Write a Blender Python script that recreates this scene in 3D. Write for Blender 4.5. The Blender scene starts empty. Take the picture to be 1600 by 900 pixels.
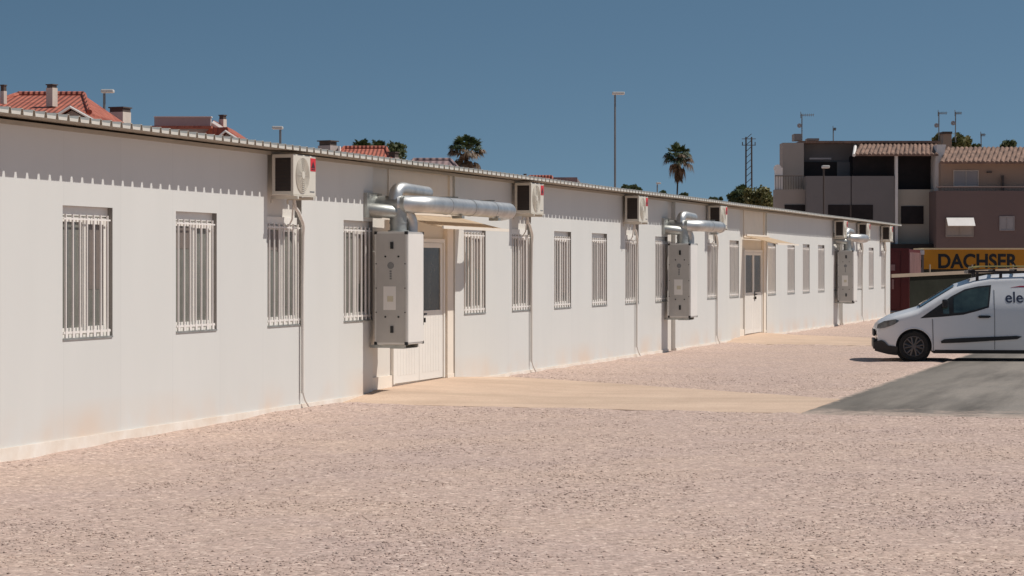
import bpy, bmesh, math, random
from mathutils import Vector, Matrix, noise
R = math.radians
random.seed(7)
S = bpy.context.scene
COL = S.collection
# ------------------------------------------------------------------ camera
F = 3757.0            # focal length in pixels of the 1600 px wide photograph
HC = 1.93             # eye height
cam_d = bpy.data.cameras.new('camera'); cam = bpy.data.objects.new('camera', cam_d); COL.objects.link(cam)
cam.location = (0, 0, HC); cam.rotation_euler = (R(90), 0, 0)
cam_d.sensor_width = 36; cam_d.lens = 36*F/1600; cam_d.shift_y = -34/1600
cam_d.clip_start = 0.5; cam_d.clip_end = 6000
S.camera = cam
# ------------------------------------------------------------------ world
sun_dir = Vector((1.058, 0.052, 1.50)).normalized()
elev = math.asin(sun_dir.z); az = math.atan2(sun_dir.x, sun_dir.y)
W = bpy.data.worlds.new('World'); S.world = W; W.use_nodes = True
nt = W.node_tree; nt.nodes.clear()
out = nt.nodes.new('ShaderNodeOutputWorld'); bg = nt.nodes.new('ShaderNodeBackground')
sky = nt.nodes.new('ShaderNodeTexSky'); sky.sky_type = 'NISHITA'; sky.sun_disc = False
sky.sun_elevation = elev; sky.sun_rotation = az
sky.air_density = 1.0; sky.dust_density = 0.6; sky.ozone_density = 2.0; sky.altitude = 50
tc = nt.nodes.new('ShaderNodeTexCoord'); mp = nt.nodes.new('ShaderNodeVectorMath'); mp.operation = 'MULTIPLY_ADD'
mp.inputs[1].default_value = (1, 1, 2.4); mp.inputs[2].default_value = (0, 0, 0.155)
nt.links.new(tc.outputs['Generated'], mp.inputs[0]); nt.links.new(mp.outputs[0], sky.inputs['Vector'])
hs = nt.nodes.new('ShaderNodeHueSaturation'); hs.inputs['Hue'].default_value = 0.482; hs.inputs['Saturation'].default_value = 1.02; hs.inputs['Value'].default_value = 1.05
nt.links.new(sky.outputs[0], hs.inputs['Color']); nt.links.new(hs.outputs[0], bg.inputs[0])
bg.inputs[1].default_value = 0.066
nt.links.new(bg.outputs[0], out.inputs[0])
sd = bpy.data.lights.new('sun', 'SUN'); sd.energy = 3.95; sd.angle = R(0.5); sd.color = (1.0, 0.945, 0.875)
so = bpy.data.objects.new('sun', sd); COL.objects.link(so)
so.rotation_euler = sun_dir.to_track_quat('Z', 'Y').to_euler(); so.location = (20, 20, 40)
S.view_settings.view_transform = 'Standard'; S.view_settings.look = 'None'
S.view_settings.exposure = 0.0; S.view_settings.gamma = 1.0
S.render.engine = 'CYCLES'

# ------------------------------------------------------------------ materials
def newmat(name):
    m = bpy.data.materials.new(name); m.use_nodes = True
    return m, m.node_tree, m.node_tree.nodes['Principled BSDF']
def N(nt, typ, **kw):
    n = nt.nodes.new(typ)
    for k, v in kw.items(): setattr(n, k, v)
    return n
def rgba(c): return (c[0], c[1], c[2], 1)
def mat(name, c, rough=0.6, metal=0.0, var=0.12, scale=1.5, bump=0.0, bscale=30, spec=0.4, c2=None, stretch=(1, 1, 1), detail=6):
    m, t, b = newmat(name)
    co = N(t, 'ShaderNodeTexCoord'); mpn = N(t, 'ShaderNodeMapping'); mpn.inputs['Scale'].default_value = stretch
    t.links.new(co.outputs['Object'], mpn.inputs['Vector'])
    nz = N(t, 'ShaderNodeTexNoise'); nz.inputs['Scale'].default_value = scale; nz.inputs['Detail'].default_value = detail
    nz.inputs['Roughness'].default_value = 0.65
    t.links.new(mpn.outputs[0], nz.inputs['Vector'])
    mx = N(t, 'ShaderNodeMix', data_type='RGBA')
    rp = N(t, 'ShaderNodeMapRange'); rp.inputs[1].default_value = 0.3; rp.inputs[2].default_value = 0.7
    t.links.new(nz.outputs[0], rp.inputs[0]); t.links.new(rp.outputs[0], mx.inputs[0])
    a = tuple(min(1, x*(1+var)) for x in c); d = c2 or tuple(x*(1-var) for x in c)
    mx.inputs[6].default_value = rgba(d); mx.inputs[7].default_value = rgba(a)
    t.links.new(mx.outputs[2], b.inputs['Base Color'])
    b.inputs['Roughness'].default_value = rough; b.inputs['Metallic'].default_value = metal
    b.inputs['Specular IOR Level'].default_value = spec
    if bump:
        n2 = N(t, 'ShaderNodeTexNoise'); n2.inputs['Scale'].default_value = bscale; n2.inputs['Detail'].default_value = 4
        bp = N(t, 'ShaderNodeBump'); bp.inputs['Strength'].default_value = bump; bp.inputs['Distance'].default_value = 0.02
        t.links.new(mpn.outputs[0], n2.inputs['Vector']); t.links.new(n2.outputs[0], bp.inputs['Height']); t.links.new(bp.outputs[0], b.inputs['Normal'])
    return m
def gravel_mat(name):
    m, t, b = newmat(name)
    co = N(t, 'ShaderNodeTexCoord')
    v1 = N(t, 'ShaderNodeTexVoronoi'); v1.inputs['Scale'].default_value = 34
    v2 = N(t, 'ShaderNodeTexVoronoi'); v2.inputs['Scale'].default_value = 15
    nz = N(t, 'ShaderNodeTexNoise'); nz.inputs['Scale'].default_value = 0.35; nz.inputs['Detail'].default_value = 8; nz.inputs['Roughness'].default_value = .7
    nf = N(t, 'ShaderNodeTexNoise'); nf.inputs['Scale'].default_value = 5; nf.inputs['Detail'].default_value = 5; nf.inputs['Roughness'].default_value = .7
    for n in (v1, v2, nz, nf): t.links.new(co.outputs['Object'], n.inputs['Vector'])
    sep = N(t, 'ShaderNodeSeparateColor'); t.links.new(v1.outputs['Color'], sep.inputs[0])
    cr = N(t, 'ShaderNodeValToRGB'); e = cr.color_ramp.elements
    e[0].position = 0; e[0].color = (0.30, 0.22, 0.18, 1); e[1].position = 1; e[1].color = (0.82, 0.68, 0.58, 1)
    for p, c in ((.10, (.44, .345, .295, 1)), (.5, (.54, .415, .355, 1)), (.88, (.62, .48, .41, 1))):
        x = e.new(p); x.color = c
    t.links.new(sep.outputs[0], cr.inputs[0])
    # broad patches: sandy orange, grey pink
    c2 = N(t, 'ShaderNodeValToRGB'); e = c2.color_ramp.elements
    e[0].position = .32; e[0].color = (0.88, 0.86, 0.88, 1); e[1].position = .72; e[1].color = (0.98, 0.945, 0.895, 1)
    t.links.new(nz.outputs[0], c2.inputs[0])
    mu = N(t, 'ShaderNodeMix', data_type='RGBA', blend_type='MULTIPLY'); mu.inputs[0].default_value = 1
    t.links.new(cr.outputs[0], mu.inputs[6]); t.links.new(c2.outputs[0], mu.inputs[7])
    c3 = N(t, 'ShaderNodeValToRGB'); e = c3.color_ramp.elements
    e[0].position = .3; e[0].color = (0.86, 0.85, 0.85, 1); e[1].position = .6; e[1].color = (1.05, 1.04, 1.03, 1)
    t.links.new(nf.outputs[0], c3.inputs[0])
    mu2 = N(t, 'ShaderNodeMix', data_type='RGBA', blend_type='MULTIPLY'); mu2.inputs[0].default_value = .8
    t.links.new(mu.outputs[2], mu2.inputs[6]); t.links.new(c3.outputs[0], mu2.inputs[7])
    t.links.new(mu2.outputs[2], b.inputs['Base Color'])
    b.inputs['Roughness'].default_value = .95; b.inputs['Specular IOR Level'].default_value = .15
    ad = N(t, 'ShaderNodeMath', operation='ADD'); m2 = N(t, 'ShaderNodeMath', operation='MULTIPLY'); m2.inputs[1].default_value = 1.3
    t.links.new(v2.outputs['Distance'], m2.inputs[0]); t.links.new(m2.outputs[0], ad.inputs[0]); t.links.new(v1.outputs['Distance'], ad.inputs[1])
    bp = N(t, 'ShaderNodeBump', invert=True); bp.inputs['Strength'].default_value = .4; bp.inputs['Distance'].default_value = .012
    t.links.new(ad.outputs[0], bp.inputs['Height']); t.links.new(bp.outputs[0], b.inputs['Normal'])
    return m
def cladding_mat(name, c, seams=True):
    """pre-painted steel cladding; object x runs along the wall, z is height"""
    m, t, b = newmat(name)
    co = N(t, 'ShaderNodeTexCoord'); sx = N(t, 'ShaderNodeSeparateXYZ'); t.links.new(co.outputs['Object'], sx.inputs[0])
    # seams every 1.387 m
    dv = N(t, 'ShaderNodeMath', operation='DIVIDE'); dv.inputs[1].default_value = 1.387; t.links.new(sx.outputs[0], dv.inputs[0])
    fr = N(t, 'ShaderNodeMath', operation='FRACT'); t.links.new(dv.outputs[0], fr.inputs[0])
    lt = N(t, 'ShaderNodeMath', operation='LESS_THAN'); lt.inputs[1].default_value = .008 if seams else -1; t.links.new(fr.outputs[0], lt.inputs[0])
    fl = N(t, 'ShaderNodeMath', operation='FLOOR'); t.links.new(dv.outputs[0], fl.inputs[0])
    wn = N(t, 'ShaderNodeTexWhiteNoise', noise_dimensions='1D'); t.links.new(fl.outputs[0], wn.inputs['W'])
    nz = N(t, 'ShaderNodeTexNoise'); nz.inputs['Scale'].default_value = 1.3; nz.inputs['Detail'].default_value = 7
    mpn = N(t, 'ShaderNodeMapping'); mpn.inputs['Scale'].default_value = (1.5, 1, .35); t.links.new(co.outputs['Object'], mpn.inputs[0]); t.links.new(mpn.outputs[0], nz.inputs['Vector'])
    base = N(t, 'ShaderNodeMix', data_type='RGBA'); base.inputs[6].default_value = rgba([x*.93 for x in c]); base.inputs[7].default_value = rgba(c)
    av = N(t, 'ShaderNodeMath', operation='ADD'); t.links.new(nz.outputs[0], av.inputs[0])
    ws = N(t, 'ShaderNodeMath', operation='MULTIPLY'); ws.inputs[1].default_value = .35; t.links.new(wn.outputs[0], ws.inputs[0]); t.links.new(ws.outputs[0], av.inputs[1])
    t.links.new(av.outputs[0], base.inputs[0])
    # splash dirt near the foot: ragged noise stain
    n2 = N(t, 'ShaderNodeTexNoise'); n2.inputs['Scale'].default_value = .8; n2.inputs['Detail'].default_value = 6; t.links.new(co.outputs['Object'], n2.inputs['Vector'])
    hr = N(t, 'ShaderNodeMapRange'); hr.inputs[1].default_value = .5; hr.inputs[2].default_value = 0; hr.inputs[3].default_value = 0; hr.inputs[4].default_value = 1
    t.links.new(sx.outputs[2], hr.inputs[0])
    nr = N(t, 'ShaderNodeMapRange'); nr.inputs[1].default_value = .42; nr.inputs[2].default_value = .72; t.links.new(n2.outputs[0], nr.inputs[0])
    dm = N(t, 'ShaderNodeMath', operation='MULTIPLY'); t.links.new(hr.outputs[0], dm.inputs[0]); t.links.new(nr.outputs[0], dm.inputs[1])
    st = N(t, 'ShaderNodeMix', data_type='RGBA'); st.inputs[7].default_value = (.70, .53, .40, 1)
    t.links.new(dm.outputs[0], st.inputs[0]); t.links.new(base.outputs[2], st.inputs[6])
    sm = N(t, 'ShaderNodeMix', data_type='RGBA'); sm.inputs[7].default_value = rgba([x*.78 for x in c])
    sf = N(t, 'ShaderNodeMath', operation='MULTIPLY'); sf.inputs[1].default_value = .35; t.links.new(lt.outputs[0], sf.inputs[0])
    t.links.new(sf.outputs[0], sm.inputs[0]); t.links.new(st.outputs[2], sm.inputs[6])
    t.links.new(sm.outputs[2], b.inputs['Base Color'])
    b.inputs['Roughness'].default_value = .5; b.inputs['Specular IOR Level'].default_value = .3
    n3 = N(t, 'ShaderNodeTexNoise'); n3.inputs['Scale'].default_value = .9; n3.inputs['Detail'].default_value = 1; t.links.new(mpn.outputs[0], n3.inputs['Vector'])
    bp = N(t, 'ShaderNodeBump'); bp.inputs['Strength'].default_value = .25; bp.inputs['Distance'].default_value = .03
    t.links.new(n3.outputs[0], bp.inputs['Height']); t.links.new(bp.outputs[0], b.inputs['Normal'])
    return m
def tile_mat(name, c, c2, pitch=.25, axis=0):
    m, t, b = newmat(name)
    co = N(t, 'ShaderNodeTexCoord')
    wv = N(t, 'ShaderNodeTexWave'); wv.bands_direction = 'XYZ'[axis]; wv.inputs['Scale'].default_value = 1/pitch*.314*1.0
    wv.inputs['Distortion'].default_value = .3; wv.inputs['Detail'].default_value = 1
    wn = N(t, 'ShaderNodeTexVoronoi'); wn.inputs['Scale'].default_value = 3.2
    t.links.new(co.outputs['Object'], wv.inputs['Vector']); t.links.new(co.outputs['Object'], wn.inputs['Vector'])
    sp = N(t, 'ShaderNodeSeparateColor'); t.links.new(wn.outputs['Color'], sp.inputs[0])
    mx = N(t, 'ShaderNodeMix', data_type='RGBA'); mx.inputs[6].default_value = rgba(c); mx.inputs[7].default_value = rgba(c2)
    t.links.new(sp.outputs[0], mx.inputs[0]); t.links.new(mx.outputs[2], b.inputs['Base Color']); b.inputs['Roughness'].default_value = .85
    bp = N(t, 'ShaderNodeBump'); bp.inputs['Strength'].default_value = .7; bp.inputs['Distance'].default_value = .07
    t.links.new(wv.outputs[0], bp.inputs['Height']); t.links.new(bp.outputs[0], b.inputs['Normal'])
    return m
def concrete_mat(name, c, c2, streaks=0.0, cs=(.1, .1, .095), rot=0.0, dust=None):
    m, t, b = newmat(name)
    co = N(t, 'ShaderNodeTexCoord')
    n1 = N(t, 'ShaderNodeTexNoise'); n1.inputs['Scale'].default_value = .8; n1.inputs['Detail'].default_value = 9; n1.inputs['Roughness'].default_value = .7
    n2 = N(t, 'ShaderNodeTexNoise'); n2.inputs['Scale'].default_value = 40; n2.inputs['Detail'].default_value = 3
    t.links.new(co.outputs['Object'], n1.inputs[0]); t.links.new(co.outputs['Object'], n2.inputs[0])
    r1 = N(t, 'ShaderNodeMapRange'); r1.inputs[1].default_value = .35; r1.inputs[2].default_value = .68; t.links.new(n1.outputs[0], r1.inputs[0])
    mx = N(t, 'ShaderNodeMix', data_type='RGBA'); mx.inputs[6].default_value = rgba(c2); mx.inputs[7].default_value = rgba(c); t.links.new(r1.outputs[0], mx.inputs[0])
    ml = N(t, 'ShaderNodeMix', data_type='RGBA', blend_type='OVERLAY'); ml.inputs[0].default_value = .35
    t.links.new(mx.outputs[2], ml.inputs[6]); t.links.new(n2.outputs[0], ml.inputs[7])
    last = ml.outputs[2]
    if streaks:
        mp1 = N(t, 'ShaderNodeMapping'); mp1.inputs['Rotation'].default_value = (0, 0, rot); mp2 = N(t, 'ShaderNodeMapping'); mp2.inputs['Scale'].default_value = (.10, .9, 1)
        n3 = N(t, 'ShaderNodeTexNoise'); n3.inputs['Scale'].default_value = 1.1; n3.inputs['Detail'].default_value = 5; n3.inputs['Roughness'].default_value = .6
        t.links.new(co.outputs['Object'], mp1.inputs[0]); t.links.new(mp1.outputs[0], mp2.inputs[0]); t.links.new(mp2.outputs[0], n3.inputs[0])
        r3 = N(t, 'ShaderNodeMapRange'); r3.inputs[1].default_value = .44; r3.inputs[2].default_value = .66; r3.inputs[4].default_value = streaks; t.links.new(n3.outputs[0], r3.inputs[0])
        m3 = N(t, 'ShaderNodeMix', data_type='RGBA'); m3.inputs[7].default_value = rgba(cs); t.links.new(r3.outputs[0], m3.inputs[0]); t.links.new(last, m3.inputs[6]); last = m3.outputs[2]
    if dust:
        pass
        mp5 = N(t, 'ShaderNodeMapping'); mp5.inputs['Rotation'].default_value = (0, 0, rot); t.links.new(co.outputs['Object'], mp5.inputs[0])
        sp = N(t, 'ShaderNodeSeparateXYZ'); t.links.new(mp5.outputs[0], sp.inputs[0])
        a1 = N(t, 'ShaderNodeMath', operation='SUBTRACT'); a1.inputs[1].default_value = dust[0]; t.links.new(sp.outputs[0], a1.inputs[0])
        a2 = N(t, 'ShaderNodeMath', operation='SUBTRACT'); a2.inputs[0].default_value = -dust[1]; t.links.new(sp.outputs[1], a2.inputs[1])
        a2b = N(t, 'ShaderNodeMath', operation='MULTIPLY'); a2b.inputs[1].default_value = 16.0; t.links.new(a2.outputs[0], a2b.inputs[0])
        mn = N(t, 'ShaderNodeMath', operation='MINIMUM'); t.links.new(a1.outputs[0], mn.inputs[0]); t.links.new(a2b.outputs[0], mn.inputs[1])
        n5 = N(t, 'ShaderNodeTexNoise'); n5.inputs['Scale'].default_value = 2.5; n5.inputs['Detail'].default_value = 9; n5.inputs['Roughness'].default_value = .75; t.links.new(co.outputs['Object'], n5.inputs[0])
        n6 = N(t, 'ShaderNodeMath', operation='MULTIPLY_ADD'); n6.inputs[1].default_value = 6.0; n6.inputs[2].default_value = -3.0; t.links.new(n5.outputs[0], n6.inputs[0])
        sm = N(t, 'ShaderNodeMath', operation='ADD'); t.links.new(mn.outputs[0], sm.inputs[0]); t.links.new(n6.outputs[0], sm.inputs[1])
        r5 = N(t, 'ShaderNodeMapRange'); r5.inputs[1].default_value = .3; r5.inputs[2].default_value = 1.7; r5.inputs[3].default_value = .85; r5.inputs[4].default_value = 0; t.links.new(sm.outputs[0], r5.inputs[0])
        v5 = N(t, 'ShaderNodeTexVoronoi'); v5.inputs['Scale'].default_value = 34; t.links.new(co.outputs['Object'], v5.inputs['Vector'])
        c5 = N(t, 'ShaderNodeSeparateColor'); t.links.new(v5.outputs['Color'], c5.inputs[0])
        m4 = N(t, 'ShaderNodeMix', data_type='RGBA'); m4.inputs[6].default_value = (.36, .28, .23, 1); m4.inputs[7].default_value = (.58, .45, .375, 1); t.links.new(c5.outputs[0], m4.inputs[0])
        e1 = N(t, 'ShaderNodeMapRange'); e1.inputs[1].default_value = .2; e1.inputs[2].default_value = 1.5; e1.inputs[3].default_value = .4; e1.inputs[4].default_value = 0; t.links.new(a2.outputs[0], e1.inputs[0])
        e2 = N(t, 'ShaderNodeMix', data_type='RGBA'); e2.inputs[7].default_value = (.11, .10, .085, 1); t.links.new(e1.outputs[0], e2.inputs[0]); t.links.new(last, e2.inputs[6]); last = e2.outputs[2]
        m5 = N(t, 'ShaderNodeMix', data_type='RGBA'); t.links.new(r5.outputs[0], m5.inputs[0]); t.links.new(last, m5.inputs[6]); t.links.new(m4.outputs[2], m5.inputs[7]); last = m5.outputs[2]
    t.links.new(last, b.inputs['Base Color']); b.inputs['Roughness'].default_value = .9; b.inputs['Specular IOR Level'].default_value = .2
    bp = N(t, 'ShaderNodeBump'); bp.inputs['Strength'].default_value = .3; bp.inputs['Distance'].default_value = .01
    t.links.new(n2.outputs[0], bp.inputs['Height']); t.links.new(bp.outputs[0], b.inputs['Normal'])
    return m
def leaf_mat(name, c, c2):
    m, t, b = newmat(name)
    oi = N(t, 'ShaderNodeTexCoord'); nz = N(t, 'ShaderNodeTexNoise'); nz.inputs['Scale'].default_value = 1.6; nz.inputs['Detail'].default_value = 4
    t.links.new(oi.outputs['Object'], nz.inputs[0])
    rp = N(t, 'ShaderNodeMapRange'); rp.inputs[1].default_value = .35; rp.inputs[2].default_value = .65; t.links.new(nz.outputs[0], rp.inputs[0])
    mx = N(t, 'ShaderNodeMix', data_type='RGBA'); mx.inputs[6].default_value = rgba(c); mx.inputs[7].default_value = rgba(c2); t.links.new(rp.outputs[0], mx.inputs[0])
    t.links.new(mx.outputs[2], b.inputs['Base Color']); b.inputs['Roughness'].default_value = .6
    tr = N(t, 'ShaderNodeBsdfTranslucent'); t.links.new(mx.outputs[2], tr.inputs[0])
    ms = N(t, 'ShaderNodeMixShader'); ms.inputs[0].default_value = .25
    o = t.nodes['Material Output']; t.links.new(b.outputs[0], ms.inputs[1]); t.links.new(tr.outputs[0], ms.inputs[2]); t.links.new(ms.outputs[0], o.inputs[0])
    return m

M = {}
_a = R(16.5); _x0, _y0 = -12.377+math.tan(_a)*46500/1913, 46500/1913
DT = _x0*math.sin(_a)+_y0*math.cos(_a); DO = _x0*math.cos(_a)-_y0*math.sin(_a)
M['gravel'] = gravel_mat('gravel')
M['clad'] = cladding_mat('white_cladding', (.675, .672, .645))
M['clad_in'] = cladding_mat('inner_cladding', (.70, .67, .62), False)
M['reveal_shade'] = mat('shaded_reveal', (.27, .25, .23), .5, var=.06)  # shade on the window jambs and lintels put into a darker colour
M['plinth'] = mat('plinth_cream', (.80, .76, .70), .7, var=.06, scale=2, c2=(.70, .60, .50))
M['white'] = mat('white_pvc', (.80, .77, .72), .35, var=.04)
M['whitebar'] = mat('white_bar_paint', (.80, .76, .72), .45, var=.05, scale=6)
M['post'] = mat('cream_post', (.82, .74, .64), .5, var=.04)
M['roof'] = mat('roof_sheet', (.62, .59, .53), .45, var=.08, scale=3)
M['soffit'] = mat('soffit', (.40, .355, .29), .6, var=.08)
M['blind'] = mat('pale_blind', (.17, .17, .15), .18, var=.3, scale=1.2, spec=.5)
M['blindlow'] = mat('grey_blind', (.19, .16, .14), .3, var=.15, scale=2, spec=.4)
M['glassdark'] = mat('dark_glass', (.05, .053, .045), .25, var=.6, scale=2.2, spec=.35)
M['black'] = mat('black_plastic', (.015, .015, .016), .4, var=.2)
M['coil'] = mat('condenser_coil', (.035, .025, .02), .5, var=.35, scale=4, stretch=(1, 1, 40))
M['acbody'] = mat('unit_body_paint', (.64, .60, .52), .4, var=.04)
M['grille'] = mat('fan_grille', (.46, .42, .37), .5, var=.1, scale=10)
M['red'] = mat('red_badge', (.62, .025, .03), .4, var=.05)
M['badge'] = mat('badge_mark', (.06, .01, .012), .4, var=.05)
M['zinc'] = mat('galvanised_duct', (.58, .58, .57), .47, 1.0, var=.18, scale=4, bump=.12, bscale=9, stretch=(1, 1, 1))
M['zincdull'] = mat('dull_galvanised', (.42, .43, .41), .5, .8, var=.25, scale=5)
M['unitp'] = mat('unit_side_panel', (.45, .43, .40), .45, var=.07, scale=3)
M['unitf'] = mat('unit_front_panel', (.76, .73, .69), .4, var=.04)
M['alu'] = mat('aluminium_profile', (.60, .58, .55), .45, .5, var=.1)
M['label'] = mat('sticker', (.60, .55, .42), .5, var=.05)
M['pipe'] = mat('white_pipe', (.74, .71, .66), .45, var=.06)
M['conc'] = concrete_mat('pale_concrete', (.65, .485, .365), (.54, .395, .295), .35, (.36, .27, .2), 0)
M['road'] = concrete_mat('grey_road', (.285, .25, .215), (.235, .21, .185), .8, (.09, .08, .07), R(-73.5), dust=(DT+8.85, DO+6.5))
M['van'] = mat('van_paint', (.72, .72, .73), .22, var=.02, spec=.6)
M['vandark'] = mat('van_black_trim', (.018, .018, .02), .5, var=.2)
M['tyre'] = mat('tyre_rubber', (.018, .017, .016), .8, var=.2)
M['hub'] = mat('wheel_cover', (.13, .115, .11), .35, .6, var=.15)
M['lamp'] = mat('headlamp_lens', (.13, .13, .135), .08, .6, var=.5, scale=9)
M['ink'] = mat('navy_lettering', (.035, .04, .07), .4, var=.02)
M['inkred'] = mat('red_lettering', (.30, .02, .05), .4, var=.02)
M['tilered'] = tile_mat('red_roof_tiles', (.44, .135, .085), (.31, .085, .055), .17, 0)
M['tilebrown'] = tile_mat('brown_roof_tiles', (.27, .165, .12), (.16, .10, .075), .5, 0)
M['stuccow'] = mat('white_stucco', (.76, .72, .68), .8, var=.06, bump=.2)
M['stuccog'] = mat('grey_stucco', (.30, .27, .25), .85, var=.08, bump=.2)
M['lilac'] = mat('lilac_stucco', (.42, .36, .34), .85, var=.1, scale=.7)
M['chim'] = mat('chimney_stucco', (.60, .53, .46), .85, var=.1)
M['chimcap'] = mat('chimney_cap', (.10, .075, .065), .85, var=.3)
M['lampgrey'] = mat('lamp_metal', (.22, .22, .22), .45, .5, var=.1)
M['lamphead'] = mat('lamp_head', (.62, .60, .56), .4, var=.05)
M['fa'] = mat('facade_greige', (.34, .295, .26), .85, var=.07, scale=.5)
M['fg'] = mat('facade_grey', (.185, .17, .165), .85, var=.07, scale=.5)
M['fc'] = mat('facade_cream', (.43, .38, .31), .85, var=.06, scale=.5)
M['fb'] = mat('facade_beige', (.40, .285, .215), .85, var=.06, scale=.5)
M['fp'] = mat('facade_mauve', (.165, .115, .105), .85, var=.05, scale=.5)
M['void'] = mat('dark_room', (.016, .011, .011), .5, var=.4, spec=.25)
M['shutter'] = mat('grey_shutter', (.33, .31, .31), .6, var=.05)
M['rail'] = mat('railing_metal', (.09, .07, .06), .5, .4, var=.1)
M['contred'] = mat('red_container_paint', (.095, .011, .012), .5, var=.15, scale=1)
M['contpale'] = mat('pale_red_paint', (.28, .16, .15), .6, var=.25, scale=1.5)  # sun on the container side put into a paler red; door plate shares it
M['yellow'] = mat('yellow_tarpaulin', (.50, .21, .008), .45, var=.05, scale=.6)
M['toplit'] = mat('sunlit_trim', (.75, .60, .35), .5, var=.05)  # sunlit top edge of the trailer, its brightness put into the colour
M['tarp'] = mat('green_grey_panel', (.05, .05, .04), .9, var=.12, spec=.1, scale=.8)
M['netting'] = mat('green_netting', (.03, .032, .025), .95, var=.2, spec=.05, scale=1.2)
M['timber'] = mat('timber_rail', (.34, .27, .20), .7, var=.1)
M['trunk'] = mat('palm_trunk', (.05, .04, .034), .9, var=.3, scale=4)
M['palm'] = leaf_mat('palm_green', (.035, .06, .02), (.075, .095, .03))
M['palmdry'] = leaf_mat('palm_dry', (.10, .065, .035), (.22, .14, .08))
M['leaf'] = leaf_mat('leaf_green', (.045, .07, .025), (.105, .12, .045))
M['leafy'] = leaf_mat('leaf_olive', (.10, .105, .03), (.21, .19, .07))
M['rack'] = mat('roof_rack_black', (.03, .022, .022), .45, var=.2)
M['rackrail'] = mat('rack_rail', (.36, .31, .12), .45, .2, var=.1)
M['dirt'] = mat('far_dirt', (.36, .28, .22), .95, var=.15, scale=.15)
def poly_canopy():
    m, t, b = newmat('cream_canopy')
    b.inputs['Base Color'].default_value = (.80, .69, .54, 1); b.inputs['Roughness'].default_value = .5
    tr = N(t, 'ShaderNodeBsdfTranslucent'); tr.inputs[0].default_value = (.82, .70, .54, 1)
    ms = N(t, 'ShaderNodeMixShader'); ms.inputs[0].default_value = .55
    o = t.nodes['Material Output']; t.links.new(b.outputs[0], ms.inputs[1]); t.links.new(tr.outputs[0], ms.inputs[2]); t.links.new(ms.outputs[0], o.inputs[0])
    return m
M['canopy'] = poly_canopy()

# ------------------------------------------------------------------ mesh helpers
class MB:
    def __init__(s): s.v = []; s.f = []; s.mi = []; s.cur = 0
    def face(s, pts):
        i = len(s.v); s.v += [tuple(p) for p in pts]; s.f.append(tuple(range(i, i+len(pts)))); s.mi.append(s.cur)
    def box(s, x0, x1, y0, y1, z0, z1, bev=0):
        i = len(s.v)
        s.v += [(x0,y0,z0),(x1,y0,z0),(x1,y1,z0),(x0,y1,z0),(x0,y0,z1),(x1,y0,z1),(x1,y1,z1),(x0,y1,z1)]
        for q in ((0,3,2,1),(4,5,6,7),(0,1,5,4),(1,2,6,5),(2,3,7,6),(3,0,4,7)): s.f.append(tuple(i+k for k in q)); s.mi.append(s.cur)
        return s
    def prism(s, poly, y0, y1):
        """poly in (x,z), extruded along y"""
        i = len(s.v); n = len(poly)
        s.v += [(p[0], y0, p[1]) for p in poly] + [(p[0], y1, p[1]) for p in poly]
        s.f.append(tuple(i+k for k in range(n))); s.f.append(tuple(i+n+k for k in reversed(range(n)))); s.mi += [s.cur]*2
        for k in range(n):
            k2 = (k+1) % n; s.f.append((i+k, i+n+k, i+n+k2, i+k2)); s.mi.append(s.cur)
        return s
    def zprism(s, poly, z0, z1):
        i = len(s.v); n = len(poly)
        s.v += [(p[0], p[1], z0) for p in poly] + [(p[0], p[1], z1 if not callable(z1) else z1(p)) for p in poly]
        s.f.append(tuple(i+k for k in reversed(range(n)))); s.f.append(tuple(i+n+k for k in range(n))); s.mi += [s.cur]*2
        for k in range(n):
            k2 = (k+1) % n; s.f.append((i+k, i+k2, i+n+k2, i+n+k)); s.mi.append(s.cur)
        return s
    def tube(s, pts, r, n=10, caps=True):
        pts = [Vector(p) for p in pts]; rs = r if isinstance(r, (list, tuple)) else [r]*len(pts)
        rings = []; up = None
        for k, p in enumerate(pts):
            d = (pts[min(k+1, len(pts)-1)] - pts[max(k-1, 0)]).normalized()
            if up is None: up = Vector((0, 0, 1)) if abs(d.z) < .9 else Vector((1, 0, 0))
            a = d.cross(up).normalized(); b_ = a.cross(d).normalized(); up = b_
            i = len(s.v)
            for j in range(n):
                an = 2*math.pi*j/n; s.v.append(tuple(p + (a*math.cos(an) + b_*math.sin(an))*rs[k]))
            rings.append(i)
        for q in range(len(rings)-1):
            A, B = rings[q], rings[q+1]
            for j in range(n):
                j2 = (j+1) % n; s.f.append((A+j, A+j2, B+j2, B+j)); s.mi.append(s.cur)
        if caps:
            s.f.append(tuple(rings[0]+j for j in reversed(range(n)))); s.f.append(tuple(rings[-1]+j for j in range(n))); s.mi += [s.cur]*2
        return s
    def build(s, name, m, parent=None, smooth=False, bevel=0):
        me = bpy.data.meshes.new(name); me.from_pydata(s.v, [], s.f)
        for x in (m if isinstance(m, list) else [m]): me.materials.append(x)
        if isinstance(m, list): me.polygons.foreach_set('material_index', s.mi)
        bm = bmesh.new(); bm.from_mesh(me); bmesh.ops.recalc_face_normals(bm, faces=bm.faces)
        if bevel: bmesh.ops.bevel(bm, geom=bm.edges[:], offset=bevel, segments=2, affect='EDGES', profile=.6)
        bm.to_mesh(me); bm.free()
        if smooth:
            me.polygons.foreach_set('use_smooth', [True]*len(me.polygons))
            try: me.set_sharp_from_angle(angle=R(38))
            except Exception: pass
        me.update()
        o = bpy.data.objects.new(name, me); COL.objects.link(o)
        if parent: o.parent = parent
        return o
def tag(o, label=None, cat=None, group=None, kind=None):
    if label: o['label'] = label
    if cat: o['category'] = cat
    if group: o['group'] = group
    if kind: o['kind'] = kind
    return o
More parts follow.
